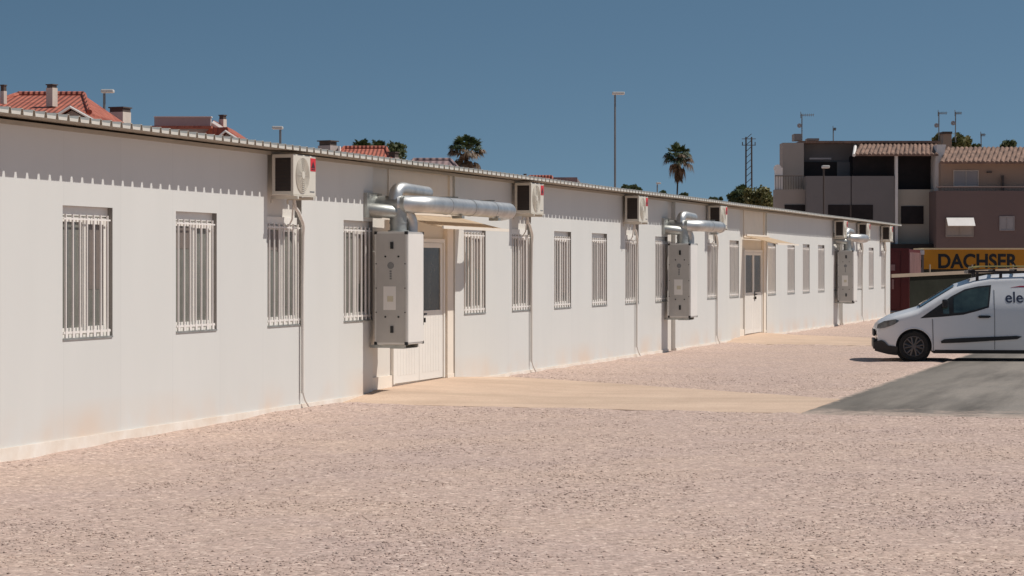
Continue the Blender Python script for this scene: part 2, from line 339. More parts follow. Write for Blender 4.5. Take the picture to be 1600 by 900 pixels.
def thing(name, label, cat, loc=(0, 0, 0), rz=0, group=None):
    o = bpy.data.objects.new(name, None); COL.objects.link(o); o.location = loc; o.rotation_euler = (0, 0, rz)
    o.empty_display_size = .2
    return tag(o, label, cat, group)
def copy_tree(o, parent=None):
    kids = [c for c in o.children]
    c = o.copy(); COL.objects.link(c); c.parent = parent
    for k in kids: copy_tree(k, c)
    return c
def text(name, body, size, loc, m, parent, rx=R(90), rz=0, ext=.004, off=0.0, width=None, align='LEFT'):
    cu = bpy.data.curves.new(name, 'FONT'); cu.body = body; cu.size = size; cu.extrude = ext; cu.offset = off; cu.align_x = align
    t = bpy.data.objects.new(name+'_tmp', cu); COL.objects.link(t)
    bpy.context.view_layer.update()
    me = bpy.data.meshes.new_from_object(t.evaluated_get(bpy.context.evaluated_depsgraph_get()))
    bpy.data.objects.remove(t)
    xs = [v.co.x for v in me.vertices]
    if width:
        k = width/(max(xs)-min(xs)); x0 = min(xs)
        for v in me.vertices: v.co.x = (v.co.x-x0)*k
    me.materials.clear(); me.materials.append(m)
    o = bpy.data.objects.new(name, me); COL.objects.link(o); o.parent = parent; o.location = loc; o.rotation_euler = (rx, 0, rz)
    return o

# ------------------------------------------------------------------ building frame (t along the wall, o outward, h up)
A = R(16.5); ROT = R(90) - A
Y0 = 46500/1913; X0 = -12.377 + math.tan(A)*Y0
dv_ = Vector((math.sin(A), math.cos(A), 0)); nv_ = Vector((math.cos(A), -math.sin(A), 0))
def WL(t, o, h): return Vector((X0, Y0, 0)) + dv_*t + nv_*o + Vector((0, 0, h))
def tpx(px): return (46500/(1913-px) - Y0)/math.cos(A)
def at(px, Y, h=0.0): return Vector(((px-800)/F*Y, Y, h))
def hpy(py, Y): return HC + (416-py)*Y/F

# ------------------------------------------------------------------ ground
def gh(x, y):
    z = noise.noise(Vector((x*.35, y*.35, 0)))*.018 + noise.noise(Vector((x*1.7, y*1.7, 3)))*.010
    p = Vector((x-X0, y-Y0, 0)); o = p.dot(nv_); t = p.dot(dv_)
    z -= .095*max(0, min(1, (8-t)/9))*max(0, min(1, (5-o)/4))
    # a pair of shallow wheel ruts crossing the yard
    for o0 in (3.1, 4.6):
        e_ = o+.35*math.sin(t*.16)-o0; z -= .014*math.exp(-(e_/.16)**2)*(.6+.6*noise.noise(Vector((t*.5, o0, 0))))
    if -1 < o < 1.2: z += .035*max(0, 1-abs(o-.1)/1.0)*(1+.9*noise.noise(Vector((t*.9, 0, 7))))
    if o > 6.2 and 8.1 < t < 9.25: z += (.026+.02*noise.noise(Vector((o*2.2, t*2, 1))))*(1-abs(t-8.75)/.65 if abs(t-8.75) < .65 else 0)
    if o > 6.3 and t > 9.0: z -= .06*min(1, (o-6.3)/.3)*min(1, (t-9.0)/.9)
    if -.2 < o < 6.7:
        s_ = o/6.68
        for tA, dt in ((9.7, 0), (36.6, 26.9)):
            ta = tA*(1-s_)+(9.15+dt)*s_; tb = (tA+8.5)*(1-s_)+(12.8+dt)*s_
            k = min(t-ta, tb-t)
            if -.5 < k <= .16 and o > .2: z += .028*(1-abs(k+.12)/.4 if k < .16 else 0)*(.8+.9*noise.noise(Vector((o*3, t*3, 0)))) if abs(k+.12) < .4 else 0
            if k > .16: z -= .06*min(1, (k-.16)/.35)
    return z
def grid(x0, x1, y0, y1, st):
    nx = int((x1-x0)/st); ny = int((y1-y0)/st); v = []; f = []
    for j in range(ny+1):
        y = y0+(y1-y0)*j/ny
        for i in range(nx+1):
            x = x0+(x1-x0)*i/nx; v.append((x, y, gh(x, y)))
    for j in range(ny):
        for i in range(nx):
            a = j*(nx+1)+i; f.append((a, a+1, a+nx+2, a+nx+1))
    return v, f
v, f = grid(-9, 20, 10, 100, .14)
me = bpy.data.meshes.new('gravel_yard'); me.from_pydata(v, [], f); me.materials.append(M['gravel'])
me.polygons.foreach_set('use_smooth', [True]*len(me.polygons))
o = bpy.data.objects.new('gravel_yard', me); COL.objects.link(o); tag(o, kind='structure')
b = MB(); b.face([(-3000, -300, -.06), (3000, -300, -.06), (3000, 5000, -.06), (-3000, 5000, -.06)])
tag(b.build('ground', M['gravel']), kind='structure')

def stones(n):
    import numpy as np
    rng = np.random.default_rng(4)
    y = 12.5+rng.random(n)**1.25*31; x = (rng.random(n)*2-1)*(y*.225+1.2)
    t = (y-Y0)*dv_.y+(x-X0)*dv_.x; o = (x-X0)*nv_.x+(y-Y0)*nv_.y
    s_ = o/6.68; ok = (o > .05)&~((o > 6.6)&(t > 9.2))&~((o < 6.7)&(t > 9.7+(9.15-9.7)*s_-.05)&(t < 18.2+(12.8-18.2)*s_+.05))
    x, y = x[ok], y[ok]; n = len(x)
    # stones gather in drifts
    keep = np.array([noise.noise(Vector((a*.8, c*.8, 5)))+.55*noise.noise(Vector((a*3, c*3, 1))) for a, c in zip(x, y)]) > rng.normal(.0, .28, n)
    x, y = x[keep], y[keep]; n = len(x)
    z = np.array([gh(a, c) for a, c in zip(x, y)])
    r_ = .005+.010*rng.random(n)**2.8
    base = np.array([(1,0,0),(0,1,0),(-1,0,0),(0,-1,0),(0,0,1),(0,0,-1)], float)
    an = rng.random(n)*6.28; ca, sa = np.cos(an), np.sin(an)
    V = base[None]*(1+rng.normal(0, .22, (n, 6, 3)))*np.stack([np.ones(n)*1.2, np.ones(n)*.9, .35+.3*rng.random(n)], 1)[:, None]*r_[:, None, None] + rng.normal(0, .12, (n, 6, 3))*r_[:, None, None]
    X_ = V[..., 0]*ca[:, None]-V[..., 1]*sa[:, None]+x[:, None]; Y_ = V[..., 0]*sa[:, None]+V[..., 1]*ca[:, None]+y[:, None]
    Vv = np.stack([X_, Y_, V[..., 2]+(z+r_*.1)[:, None]], 2).reshape(-1, 3)
    Fb = np.array([(0,1,4),(1,2,4),(2,3,4),(3,0,4),(1,0,5),(2,1,5),(3,2,5),(0,3,5)])
    Ff = (Fb[None]+(np.arange(n)*6)[:, None, None]).reshape(-1, 3)
    me = bpy.data.meshes.new('loose_gravel'); me.vertices.add(len(Vv)); me.vertices.foreach_set('co', Vv.ravel())
    me.loops.add(Ff.size); me.loops.foreach_set('vertex_index', Ff.ravel()); me.polygons.add(len(Ff))
    me.polygons.foreach_set('loop_start', np.arange(len(Ff))*3); me.polygons.foreach_set('loop_total', np.full(len(Ff), 3)); me.update(); me.validate()
    me.materials.append(M['gravel'])
    o_ = bpy.data.objects.new('loose_gravel', me); COL.objects.link(o_)
    tag(o_, 'pinkish loose gravel stones scattered over the yard in front of the white building', 'gravel', kind='stuff')
stones(115000)
def ramp(tA, dt):
    """concrete apron from the doorway down to the road, rising 14 cm to the sill"""
    P = [(tA, .0, .0), (tA+1.4, 0, .10), (tA+5.3, 0, .14), (tA+8.5, 0, .0)]
    O = [(9.15+dt, 6.56, .0), (10.4+dt, 6.56, .0), (11.6+dt, 6.56, .0), (12.8+dt, 6.56, .0)]
    n = 24; rows = []
    for i in range(n+1):
        u = i/n; k = u*3; a = min(2, int(k)); w = k-a
        p = [P[a][q]*(1-w)+P[a+1][q]*w for q in range(3)]; q_ = [O[a][q]*(1-w)+O[a+1][q]*w for q in range(3)]
        row = []
        for j in range(17):
            s_ = j/16; fall = max(0, 1-s_*6.6/2.6)
            jit = .10*noise.noise(Vector((s_*9, u*3+dt, 2))) if i in (0, n) else 0
            t = p[0]*(1-s_)+q_[0]*s_ + jit; oo = p[1]*(1-s_)+q_[1]*s_ - (.09 if j == 0 else 0)
            row.append((t, oo, p[2]*fall+.016))
        rows.append(row)
    v = []; f = []
    for row in rows: v += [tuple(WL(*c)) for c in row]
    m_ = 17; base = len(v)
    for i in range(n):
        for j in range(m_-1):
            a = i*m_+j; f.append((a, a+m_, a+m_+1, a+1))
    v += [(x, y, -.12) for x, y, z in v]
    ring = [i*m_ for i in range(n+1)] + [n*m_+j for j in range(1, m_)] + [i*m_+m_-1 for i in range(n-1, -1, -1)] + [j for j in range(m_-2, 0, -1)]
    for k in range(len(ring)):
        a, c = ring[k], ring[(k+1) % len(ring)]; f.append((a, c, c+base, a+base))
    me = bpy.data.meshes.new('path'); me.from_pydata(v, [], f); me.materials.append(M['conc'])
    o = bpy.data.objects.new('path', me); COL.objects.link(o); tag(o, kind='structure'); return o
ramp(9.7, 0); ramp(9.7+26.9, 26.9)
# road parallel to the building, ragged near end and edge
pts = []
for i in range(41):
    t = 8.85 + i*1.5; pts.append((t, 6.5+.02*noise.noise(Vector((t*1.3, 0, 0)))))
far = pts[-1][0]
v = []; 
nearend = [(8.85+.35*noise.noise(Vector((0, o_*.8, 4)))+.1*noise.noise(Vector((0, o_*4, 9))), o_) for o_ in [6.52+.4*k for k in range(38)]]
poly = list(reversed(pts)) + nearend[1:] + [(far, 22)]
b = MB(); pw = [WL(p[0], p[1], 0) for p in poly]
b.zprism([(p.x, p.y) for p in pw], -.10, .010)
tag(b.build('road', M['road']), kind='structure')

# ------------------------------------------------------------------ the modular building
IN = -.09           # inner wall plane
TS, TE = -12.0, tpx(1391)
HT = 3.42
H0, H1 = 1.15, 2.58
wins = [98, 275, 418, 537, 725, 800, 866, 925, 977, 1024, 1105, 1140, 1200, 1230.5, 1254.5, 1278.5, 1302.5, 1340, 1357.5, 1377]
acw = {418, 800, 977, 1105, 1302.5, 1340, 1377}
bld = thing('prefab_building', 'long white single storey prefab building with barred windows and two doorways', 'building', (X0, Y0, 0), ROT)
ops = []; wl = []
for p in [None]*3 + wins:
    if p is None: continue
    t0 = tpx(p); tall = p in acw
    ops.append((t0, t0+1.2, H0, HT if tall else H1)); wl.append((t0, p))
for k in range(1, 4):     # windows just outside the frame on the near side
    t0 = tpx(98)-2.78*k; ops.append((t0, t0+1.2, H0, H1)); wl.append((t0, None))
doors = [(11.1, 15.0), (38.75, 42.5)]
for d in doors: ops.append((d[0], d[1], 0, HT))
chases = [(30.42, 31.2), (tpx(1311), tpx(1311)+.8)]
for c in chases: ops.append((c[0], c[1], 0, HT))
ops.sort()
b = MB(); x = TS
def q(x0, x1, z0, z1, y=0):
    if x1-x0 > 1e-4 and z1-z0 > 1e-4: b.face([(x0, y, z0), (x1, y, z0), (x1, y, z1), (x0, y, z1)])
for (a, c, h0, h1) in ops:
    q(x, a, -.3, HT)
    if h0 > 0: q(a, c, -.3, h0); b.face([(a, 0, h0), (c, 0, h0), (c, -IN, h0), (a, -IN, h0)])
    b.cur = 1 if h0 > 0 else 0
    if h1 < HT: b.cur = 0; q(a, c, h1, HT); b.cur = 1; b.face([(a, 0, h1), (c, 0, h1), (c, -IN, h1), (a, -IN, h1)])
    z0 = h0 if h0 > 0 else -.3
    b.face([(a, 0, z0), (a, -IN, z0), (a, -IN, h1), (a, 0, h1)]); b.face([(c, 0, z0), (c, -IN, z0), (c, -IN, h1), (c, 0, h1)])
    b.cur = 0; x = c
q(x, TE, -.3, HT)
b.face([(TE, 0, -.15), (TE, -IN, -.15), (TE, -IN, HT), (TE, 0, HT)]); b.face([(TS, 0, -.15), (TS, -IN, -.15), (TS, -IN, HT), (TS, 0, HT)])
b.build('wall', [M['clad'], M['reveal_shade']], bld)
b = MB(); b.box(TS+.005, TE-.005, -IN, 7.0, -.15, HT-.02); b.build('inner_wall', M['clad_in'], bld)
# base strip, broken at the doorways and chases
b = MB(); x = TS
for (a, c) in sorted(doors+chases):
    b.box(x, a, -.022, -.002, -.3, .085); x = c
b.box(x, TE, -.022, -.002, -.3, .085); b.build('plinth', M['plinth'], bld)
# corrugated roof sheet with hollow ribs and thicker pans
def roof():
    b = MB(); st = .25; n = int((TE+.35-TS)/st); yo, yi = -.40, 7.3; sl = .03
    prof_t, prof_b = [], []
    for k in range(n):
        x = TS + k*st
        prof_t += [(x, 0), (x+.185, 0), (x+.200, .033), (x+.235, .033)]
        prof_b += [(x, -.032), (x+.185, -.032), (x+.198, .028), (x+.237, .028)]
    xe = TS+n*st; prof_t.append((xe, 0)); prof_b.append((xe, -.032))
    def wob(x): return .016*noise.noise(Vector((x*.11, 1, 1))) + .03*max(0, 1-(x-TS)/22)
    zt = HT+.035
    for (x0, a0), (x1, a1), (u0, c0), (u1, c1) in zip(prof_t, prof_t[1:], prof_b, prof_b[1:]):
        w0, w1 = wob(x0), wob(x1); r = (yi-yo)*sl
        b.cur = 0
        b.face([(x0, yo, zt+a0+w0), (x1, yo, zt+a1+w1), (x1, yi, zt+a1+w1+r), (x0, yi, zt+a0+w0+r)])
        b.face([(u0, yo, zt+c0+w0), (u1, yo, zt+c1+w1), (x1, yo, zt+a1+w1), (x0, yo, zt+a0+w0)])
        b.cur = 1
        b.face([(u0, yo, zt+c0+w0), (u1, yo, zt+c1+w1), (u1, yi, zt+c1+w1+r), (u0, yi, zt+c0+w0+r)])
    return b.build('roof', [M['roof'], M['soffit']], bld)
roof()
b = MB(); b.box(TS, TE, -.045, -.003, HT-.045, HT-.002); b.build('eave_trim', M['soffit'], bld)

# windows: one master, copied with its sub-parts
def make_window(t0):
    w = 1.2; y = -IN; H0_, H1_ = H0, H1
    f = MB(); fw = .055
    f.box(0, w, y-.03, y-.001, H0_, H0_+fw); f.box(0, w, y-.03, y-.001, H1_-.10, H1_)
    f.box(0, fw, y-.03, y-.001, H0_+fw, H1_-.12); f.box(w-fw-.06, w, y-.03, y-.001, H0_+fw, H1_-.12)
    f.box(w*.47, w*.47+.07, y-.042, y-.001, H0_+fw, H1_-.12)          # meeting stile of the sliding sashes
    f.box(w*.47+.07, w-.115, y-.042, y-.001, H1_-.19, H1_-.12); f.box(w*.47+.07, w-.115, y-.042, y-.001, H0_+fw, H0_+fw+.07)
    f.box(fw, w*.47, y-.036, y-.001, H0_+fw, H0_+fw+.06); f.box(fw, w*.47, y-.036, y-.001, H1_-.17, H1_-.12)
    win = f.build('window', M['white'], bld); win.location = (t0, 0, 0)
    p = MB(); p.box(fw, w-.115, y-.016, y-.002, H0_+fw, H1_-.12); pane = p.build('window_pane', M['blind'], win)
    bl = MB(); s_ = .45
    bl.box(w*.47+.07, w-.115, y-.020, y-.0165, H1_-.9, H1_-.19)
    bl.build('roller_blind', M['blindlow'], win)
    g = MB(); yb = .004
    for k in range(7):
        xx = .10+k*(w-.2)/6; g.tube([(xx, yb+.012, H0_+.01), (xx, yb+.012, H1_-.09)], .0145, 8)
    g.box(.03, w-.04, yb, yb+.006, H0_+.055, H0_+.08); g.box(.03, w-.04, yb, yb+.006, H1_-.15, H1_-.132)
    for k in range(7):
        xx = .10+k*(w-.2)/6; g.box(xx-.028, xx+.028, yb-.004, yb+.004, H0_+.01, H0_+.085)
    g.build('window_grille', M['whitebar'], win, True)
    s = MB(); s.box(.0, w-.01, -.012, y-.03, H0_-.012, H0_+.008); s.build('window_sill', M['zincdull'], win)
    return win
wm = None
for t0, p in wl:
    if wm is None: wm = make_window(t0)
    else:
        c = copy_tree(wm, bld); c.location = (t0, 0, 0)
        rv = random.Random(int(t0*10))
        for ch in c.children:
            if ch.name.startswith('roller_blind'):
                k_ = rv.choice([.35, .7, 1.0, 1.0, 1.35]); ch.scale = (1, 1, k_); ch.location = (0, 0, (H1-.19)*(1-k_))
                if rv.random() < .3: ch.location.x = -.5

# doorways
def doorway(d0, d1, dl):
    y = -IN; base = .16
    x0 = dl; w = 1.17
    fr = MB(); fr.box(x0-.07, x0-.002, y-.05, y-.001, base, 2.36); fr.box(x0+2*w+.002, x0+2*w+.07, y-.05, y-.001, base, 2.36)
    fr.box(x0-.002, x0+2*w+.002, y-.05, y-.001, 2.30, 2.36); fr.build('door_frame', M['white'], bld)
    for i in range(2):
        a = x0+i*w; c = a+w-.012; l = MB()
        l.box(a, c, y-.035, y-.002, base+.01, 1.24)
        l.box(a, a+.11, y-.035, y-.002, 1.24, 2.295); l.box(c-.11, c, y-.035, y-.002, 1.24, 2.295); l.box(a+.11, c-.11, y-.035, y-.002, 2.22, 2.295)
        for k in range(7):        # ribbed lower panel
            xx = a+.16+k*.13; l.box(xx, xx+.115, y-.037, y-.0352, base+.12, 1.16)
        lo = l.build('door', M['white'], bld)
        g = MB(); g.box(a+.11, c-.11, y-.022, y-.012, 1.24, 2.22); g.build('window_pane', M['glassdark'], lo)
    h = MB(); xh = x0+w+.15
    h.box(xh-.03, xh+.03, y-.050, y-.035, 1.02, 1.28); h.tube([(xh, y-.05, 1.19), (xh, y-.10, 1.19), (xh-.14, y-.10, 1.18)], .014, 8)
    h.box(xh-.02, xh+.02, y-.085, y-.05, 1.06, 1.13); h.build('door_handle', M['black'], lo)
    p = MB(); p.box(d1-.34, d1-.04, .015, y-.001, base-.02, 2.66); p.box(d1-.36, d1-.02, .006, y-.001, base-.02, base+.05)
    p.build('door_post', M['post'], bld)
    p = MB(); p.box(d0+.9, d1-.05, y-.022, y-.001, 2.68, HT-.03); p.box(d1-.16, d1-.04, .03, y-.023, 2.68, HT-.03); p.build('fascia_panel', M['post'], bld)
    st = MB(); st.box(d0+.002, dl-.075, y-.03, y-.001, .02, .30); st.build('skirting', M['post'], bld)
    # sloping translucent canopy
    c = MB(); a0, a1 = d0+.8, d1+.25; yo = -.80
    def zz(yy): return 2.70 + (yy/(.80))*.20
    c.prism([(0, 0)]*3, 0, 0) if False else None
    for (ya, yb) in ((-.003, yo),):
        i = len(c.v); c.v += [(a0, ya, 2.70), (a1, ya, 2.70), (a1, yb, 2.50), (a0, yb, 2.50), (a0, ya, 2.715), (a1, ya, 2.715), (a1, yb, 2.515), (a0, yb, 2.515)]
        for k in ((0,3,2,1),(4,5,6,7),(0,1,5,4),(1,2,6,5),(2,3,7,6),(3,0,4,7)): c.f.append(tuple(i+z for z in k)); c.mi.append(0)
    co = c.build('door_canopy', M['canopy'], bld)
    r = MB(); r.box(a0-.02, a1+.02, yo-.03, yo-.002, 2.485, 2.53); r.box(a0, a1, -.03, -.002, 2.72, 2.76)
    r.build('canopy_frame', M['post'], co)
doorway(11.1, 15.0, 12.2); doorway(38.75, 42.5, 39.7)

# ------------------------------------------------------------------ air conditioners
def make_ac():
    a = thing('air_conditioner', 'x', 'air conditioner', group='outdoor air conditioners mounted under the eave')
    b = MB(); w, d, h = .80, .30, .53     # local: x along wall, -y outward, origin at back lower near corner
    b.box(0, w, -d, 0, 0, h); b.build('casing', M['acbody'], a, bevel=.012)
    b = MB(); b.box(-.004, -.001, -d+.035, -.05, .05, h-.05); cs = b.build('coil_panel', M['coil'], a)
    b = MB()
    for k in range(9): b.box(-.010, -.0045, -d+.035, -.05, .06+k*.05, .064+k*.05)
    b.build('guard', M['vandark'], cs)
    b = MB(); n = 40; cx, cz, r = .31, h/2, .225
    for rr in [r*k/9 for k in range(2, 10)]:
        b.tube([(cx+rr*math.cos(2*math.pi*k/n), -d-.012, cz+rr*math.sin(2*math.pi*k/n)) for k in range(n+1)], .004, 5, False)
    for k in range(12):
        an = k*math.pi/6; b.tube([(cx+.045*math.cos(an), -d-.014, cz+.045*math.sin(an)), (cx+r*math.cos(an), -d-.004, cz+r*math.sin(an))], .004, 5)
    b.tube([(cx, -d-.001, cz), (cx, -d-.02, cz)], .05, 20)
    g = b.build('fan_guard', M['acbody'], a, True)
    b = MB(); b.tube([(cx, -d-.001, cz), (cx, -d-.004, cz)], r+.004, 40); b.build('fan_opening', M['grille'], g)
    b = MB(); b.box(w-.20, w-.02, -d-.004, -d-.001, h-.20, h-.03); bd = b.build('badge', M['red'], a)
    b = MB(); b.prism([(w-.18, h-.16), (w-.11, h-.07), (w-.04, h-.16)], -d-.006, -d-.0045); b.box(w-.17, w-.05, -d-.006, -d-.0045, h-.185, h-.170); b.build('badge_mark', M['badge'], bd)
    b = MB(); b.box(w-.22, w-.06, -d-.003, -d-.001, .05, .065); b.build('name_strip', M['lampgrey'], a)
    b = MB()
    for xx in (.10, w-.14):
        b.box(xx, xx+.04, -d-.02, .055, -.05, -.012); b.box(xx, xx+.04, .045, .058, -.10, -.052)
    b.box(-.02, w+.02, -d-.01, -d+.03, -.012, -.001); b.build('bracket', M['acbody'], a)
    # insulated pipe run down the wall
    # origin sits at o=.06, h=2.85
    b = MB(); xp = 1.14
    P = [(.72, -.02, -.02), (.74, -.03, -.14), (.86, -.03, -.20), (1.06, -.01, -.33), (1.12, .0, -.40), (xp, .012, -.52), (xp, .02, -1.2), (xp, .02, -2.0), (xp, .02, -2.62)]
    b.tube(P, .024, 10)
    b.tube([(xp+.0, .02, -2.60), (xp+.02, -.01, -2.72), (xp+.10, -.03, -2.80)], .014, 8)
    b.tube([(.70, -.02, -.10), (.76, .02, -.3), (.80, .10, -.42)], .012, 7)
    b.build('pipe', M['pipe'], a, True)
    return a
acm = None
ac_list = [
 (418, 'cream air conditioner nearest the camera, above the third barred window from the left'),
 (808-9, 'cream air conditioner on the wall at the free end of the longest silver duct'),
 (972, 'cream air conditioner between the plain window pair and the middle ventilation unit'),
 (1103, 'small cream air conditioner just past the short duct of the middle ventilation unit'),
 (1301, 'small cream air conditioner directly left of the farthest ventilation unit'),
 (1338, 'small cream air conditioner just right of the farthest ventilation duct'),
 (1375, 'tiny cream air conditioner at the far end corner of the white building')]
for px, lab in ac_list:
    a = make_ac() if acm is None else copy_tree(acm)
    if acm is None: acm = a
    t = tpx(px); a.location = WL(t, .06, 2.85); a.rotation_euler = (0, 0, ROT); a['label'] = lab

# ------------------------------------------------------------------ ventilation units with galvanised ducts
def bend(p0, p1, p2, n=8):
    """quadratic bend points"""
    p0, p1, p2 = Vector(p0), Vector(p1), Vector(p2)
    return [p0*(1-s)**2 + p1*2*s*(1-s) + p2*s*s for s in [k/n for k in range(n+1)]]
def vent(t, label, L, z_add=0):
    u = thing('ventilation_unit', label, 'ventilation unit', WL(t, .10, .80), ROT, 'wall hung ventilation units with silver ducts')
    w, d, h = .74, .50, 1.63
    b = MB(); b.cur = 0; b.box(.0, w, -d, 0, 0, h); b.build('cabinet', M['alu'], u, bevel=.008)
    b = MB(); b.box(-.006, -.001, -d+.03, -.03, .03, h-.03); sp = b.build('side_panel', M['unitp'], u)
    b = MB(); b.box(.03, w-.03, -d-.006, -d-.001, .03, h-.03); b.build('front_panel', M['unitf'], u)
    for zz in (h-.20, .22):
        b = MB(); b.box(-.022, -.0065, -.292, -.248, zz-.05, zz+.05); b.build('latch', M['black'], sp)
    for zz in (h-.36, .40):
        for yy in (-.37, -.17): b = MB(); b.tube([(-.0065, yy, zz), (-.016, yy, zz)], .014, 10); b.build('knob', M['black'], sp)
    b = MB()
    for zz in (h-.03, .03, h/2, h/2+.35, h/2-.35):
        for yy in (-d+.03, -.03): b.tube([(-.0065, yy, zz), (-.016, yy, zz)], .009, 8)
    b.build('bolts', M['black'], sp)
    b = MB(); b.box(-.009, -.0065, -.33, -.14, .50, .84); b.build('data_plate', M['unitf'], sp)
    b = MB(); b.box(-.012, -.0095, -.29, -.20, .62, .70); b.build('sticker', M['label'], sp)
    b = MB(); b.tube([(-.007, -.25, 1.10+.04), (-.010, -.25, 1.14)], .05, 16)
    for k in range(4): b.box(-.010, -.0068, -.265, -.235, .94+k*.035, .965+k*.035)
    b.build('emblem', M['lampgrey'], sp)
    b = MB()
    for xx in (-.004, w-.04):
        for yy in (-d-.004, -.04):
            for zz in (-.004, h-.04): b.box(xx, xx+.044, yy, yy+.044, zz, zz+.044)
    b.build('corner', M['black'], u)
    b = MB(); b.box(.06, .12, -d+.06, .09, -.05, -.006); b.box(w-.12, w-.06, -d+.06, .09, -.05, -.006); b.box(.10, w-.04, -d+.08, -d+.30, -.06, -.052)
    b.build('bracket', M['zincdull'], u)
    # ducts; z measured from the unit foot
    r = .125; cy = -.27; zt = h
    b = MB()
    cx = .27; zd = h+.40+z_add
    b.tube([(cx, cy, zt), (cx, cy, zt+.02)], r+.03, 24)
    b.tube([(cx, cy, zt+.0), (cx, cy, zt+.16), (cx, cy, zd)], r, 24)
    b.tube([(cx, cy, zt+.12), (cx, cy, zt+.145)], r+.008, 24)
    v_ = b.build('riser_duct', M['zincdull'], u, True)
    b = MB(); b.tube([(cx+.28, cy-.10, zt), (cx+.28, cy-.10, zt+.08)] + bend((cx+.28, cy-.10, zt+.08), (cx+.28, cy-.10, zt+.26), (cx+.05, cy, zt+.34)), r*.8, 20)
    b.build('elbow', M['zinc'], u, True)
    # branch back to the wall
    b = MB(); b.tube([(cx, .10, zd), (cx, cy-.12, zd)], r, 24); b.tube([(cx-.28, .10, zd-.08), (cx-.20, -.12, zd-.10), (cx, cy, zd-.12)], r*.8, 20)
    b.box(cx-.45, cx+.18, .045, .10, zd-.20, zd+.16)
    b.build('wall_branch', M['zincdull'], u, True)
    # long outlet along the wall with a turned end
    b = MB(); y1 = cy-.35
    pts = bend((cx-.02, cy+.02, zd), (cx+.1, y1, zd), (cx+.5, y1, zd), 6)+[(cx+.5+(L-.5)*k/6, y1, zd) for k in range(1, 7)]
    pts += bend((cx+L, y1, zd), (cx+L+.26, y1, zd), (cx+L+.30, y1+.2, zd-.03), 6)[1:]
    b.tube(pts, r*1.02, 24)
    k = 1.15
    while k < L: b.tube([(cx+k, y1, zd), (cx+k+.02, y1, zd)], r*1.02+.006, 24); k += 1.15
    b.build('outlet_duct', M['zinc'], u, True)
    # smaller arched intake above
    b = MB(); zi = zd+.22
    b.tube([(cx-.02, cy+.05, zd+.05), (cx, cy+.04, zd+.14)] + bend((cx, cy+.04, zd+.14), (cx+.03, cy+.03, zi+.04), (cx+.30, cy-.02, zi), 8)[1:] + [(cx+.30+min(.95, L*.3), cy-.02, zi-.02)], r*.78, 20)
    b.build('intake_duct', M['zinc'], u, True)
    # hanging straps
    b = MB(); k = 1.7
    while k < L-.3: b.box(cx+k, cx+k+.03, y1-.02, .10, zd+r+.012, zd+r+.03); b.box(cx+k, cx+k+.12, y1-.08, y1+.08, zd-r-.05, zd-r-.006); k += 1.9
    if k > 1.71: b.build('hanger', M['zincdull'], u)
    return u
vent(tpx(575), 'tall grey ventilation unit beside the first doorway, with the longest silver duct', 4.35)
vent(tpx(1037), 'grey ventilation unit in the middle of the wall with a short silver duct', 2.4)
vent(tpx(1304), 'smallest looking, farthest ventilation unit near the end of the white building', 1.5)

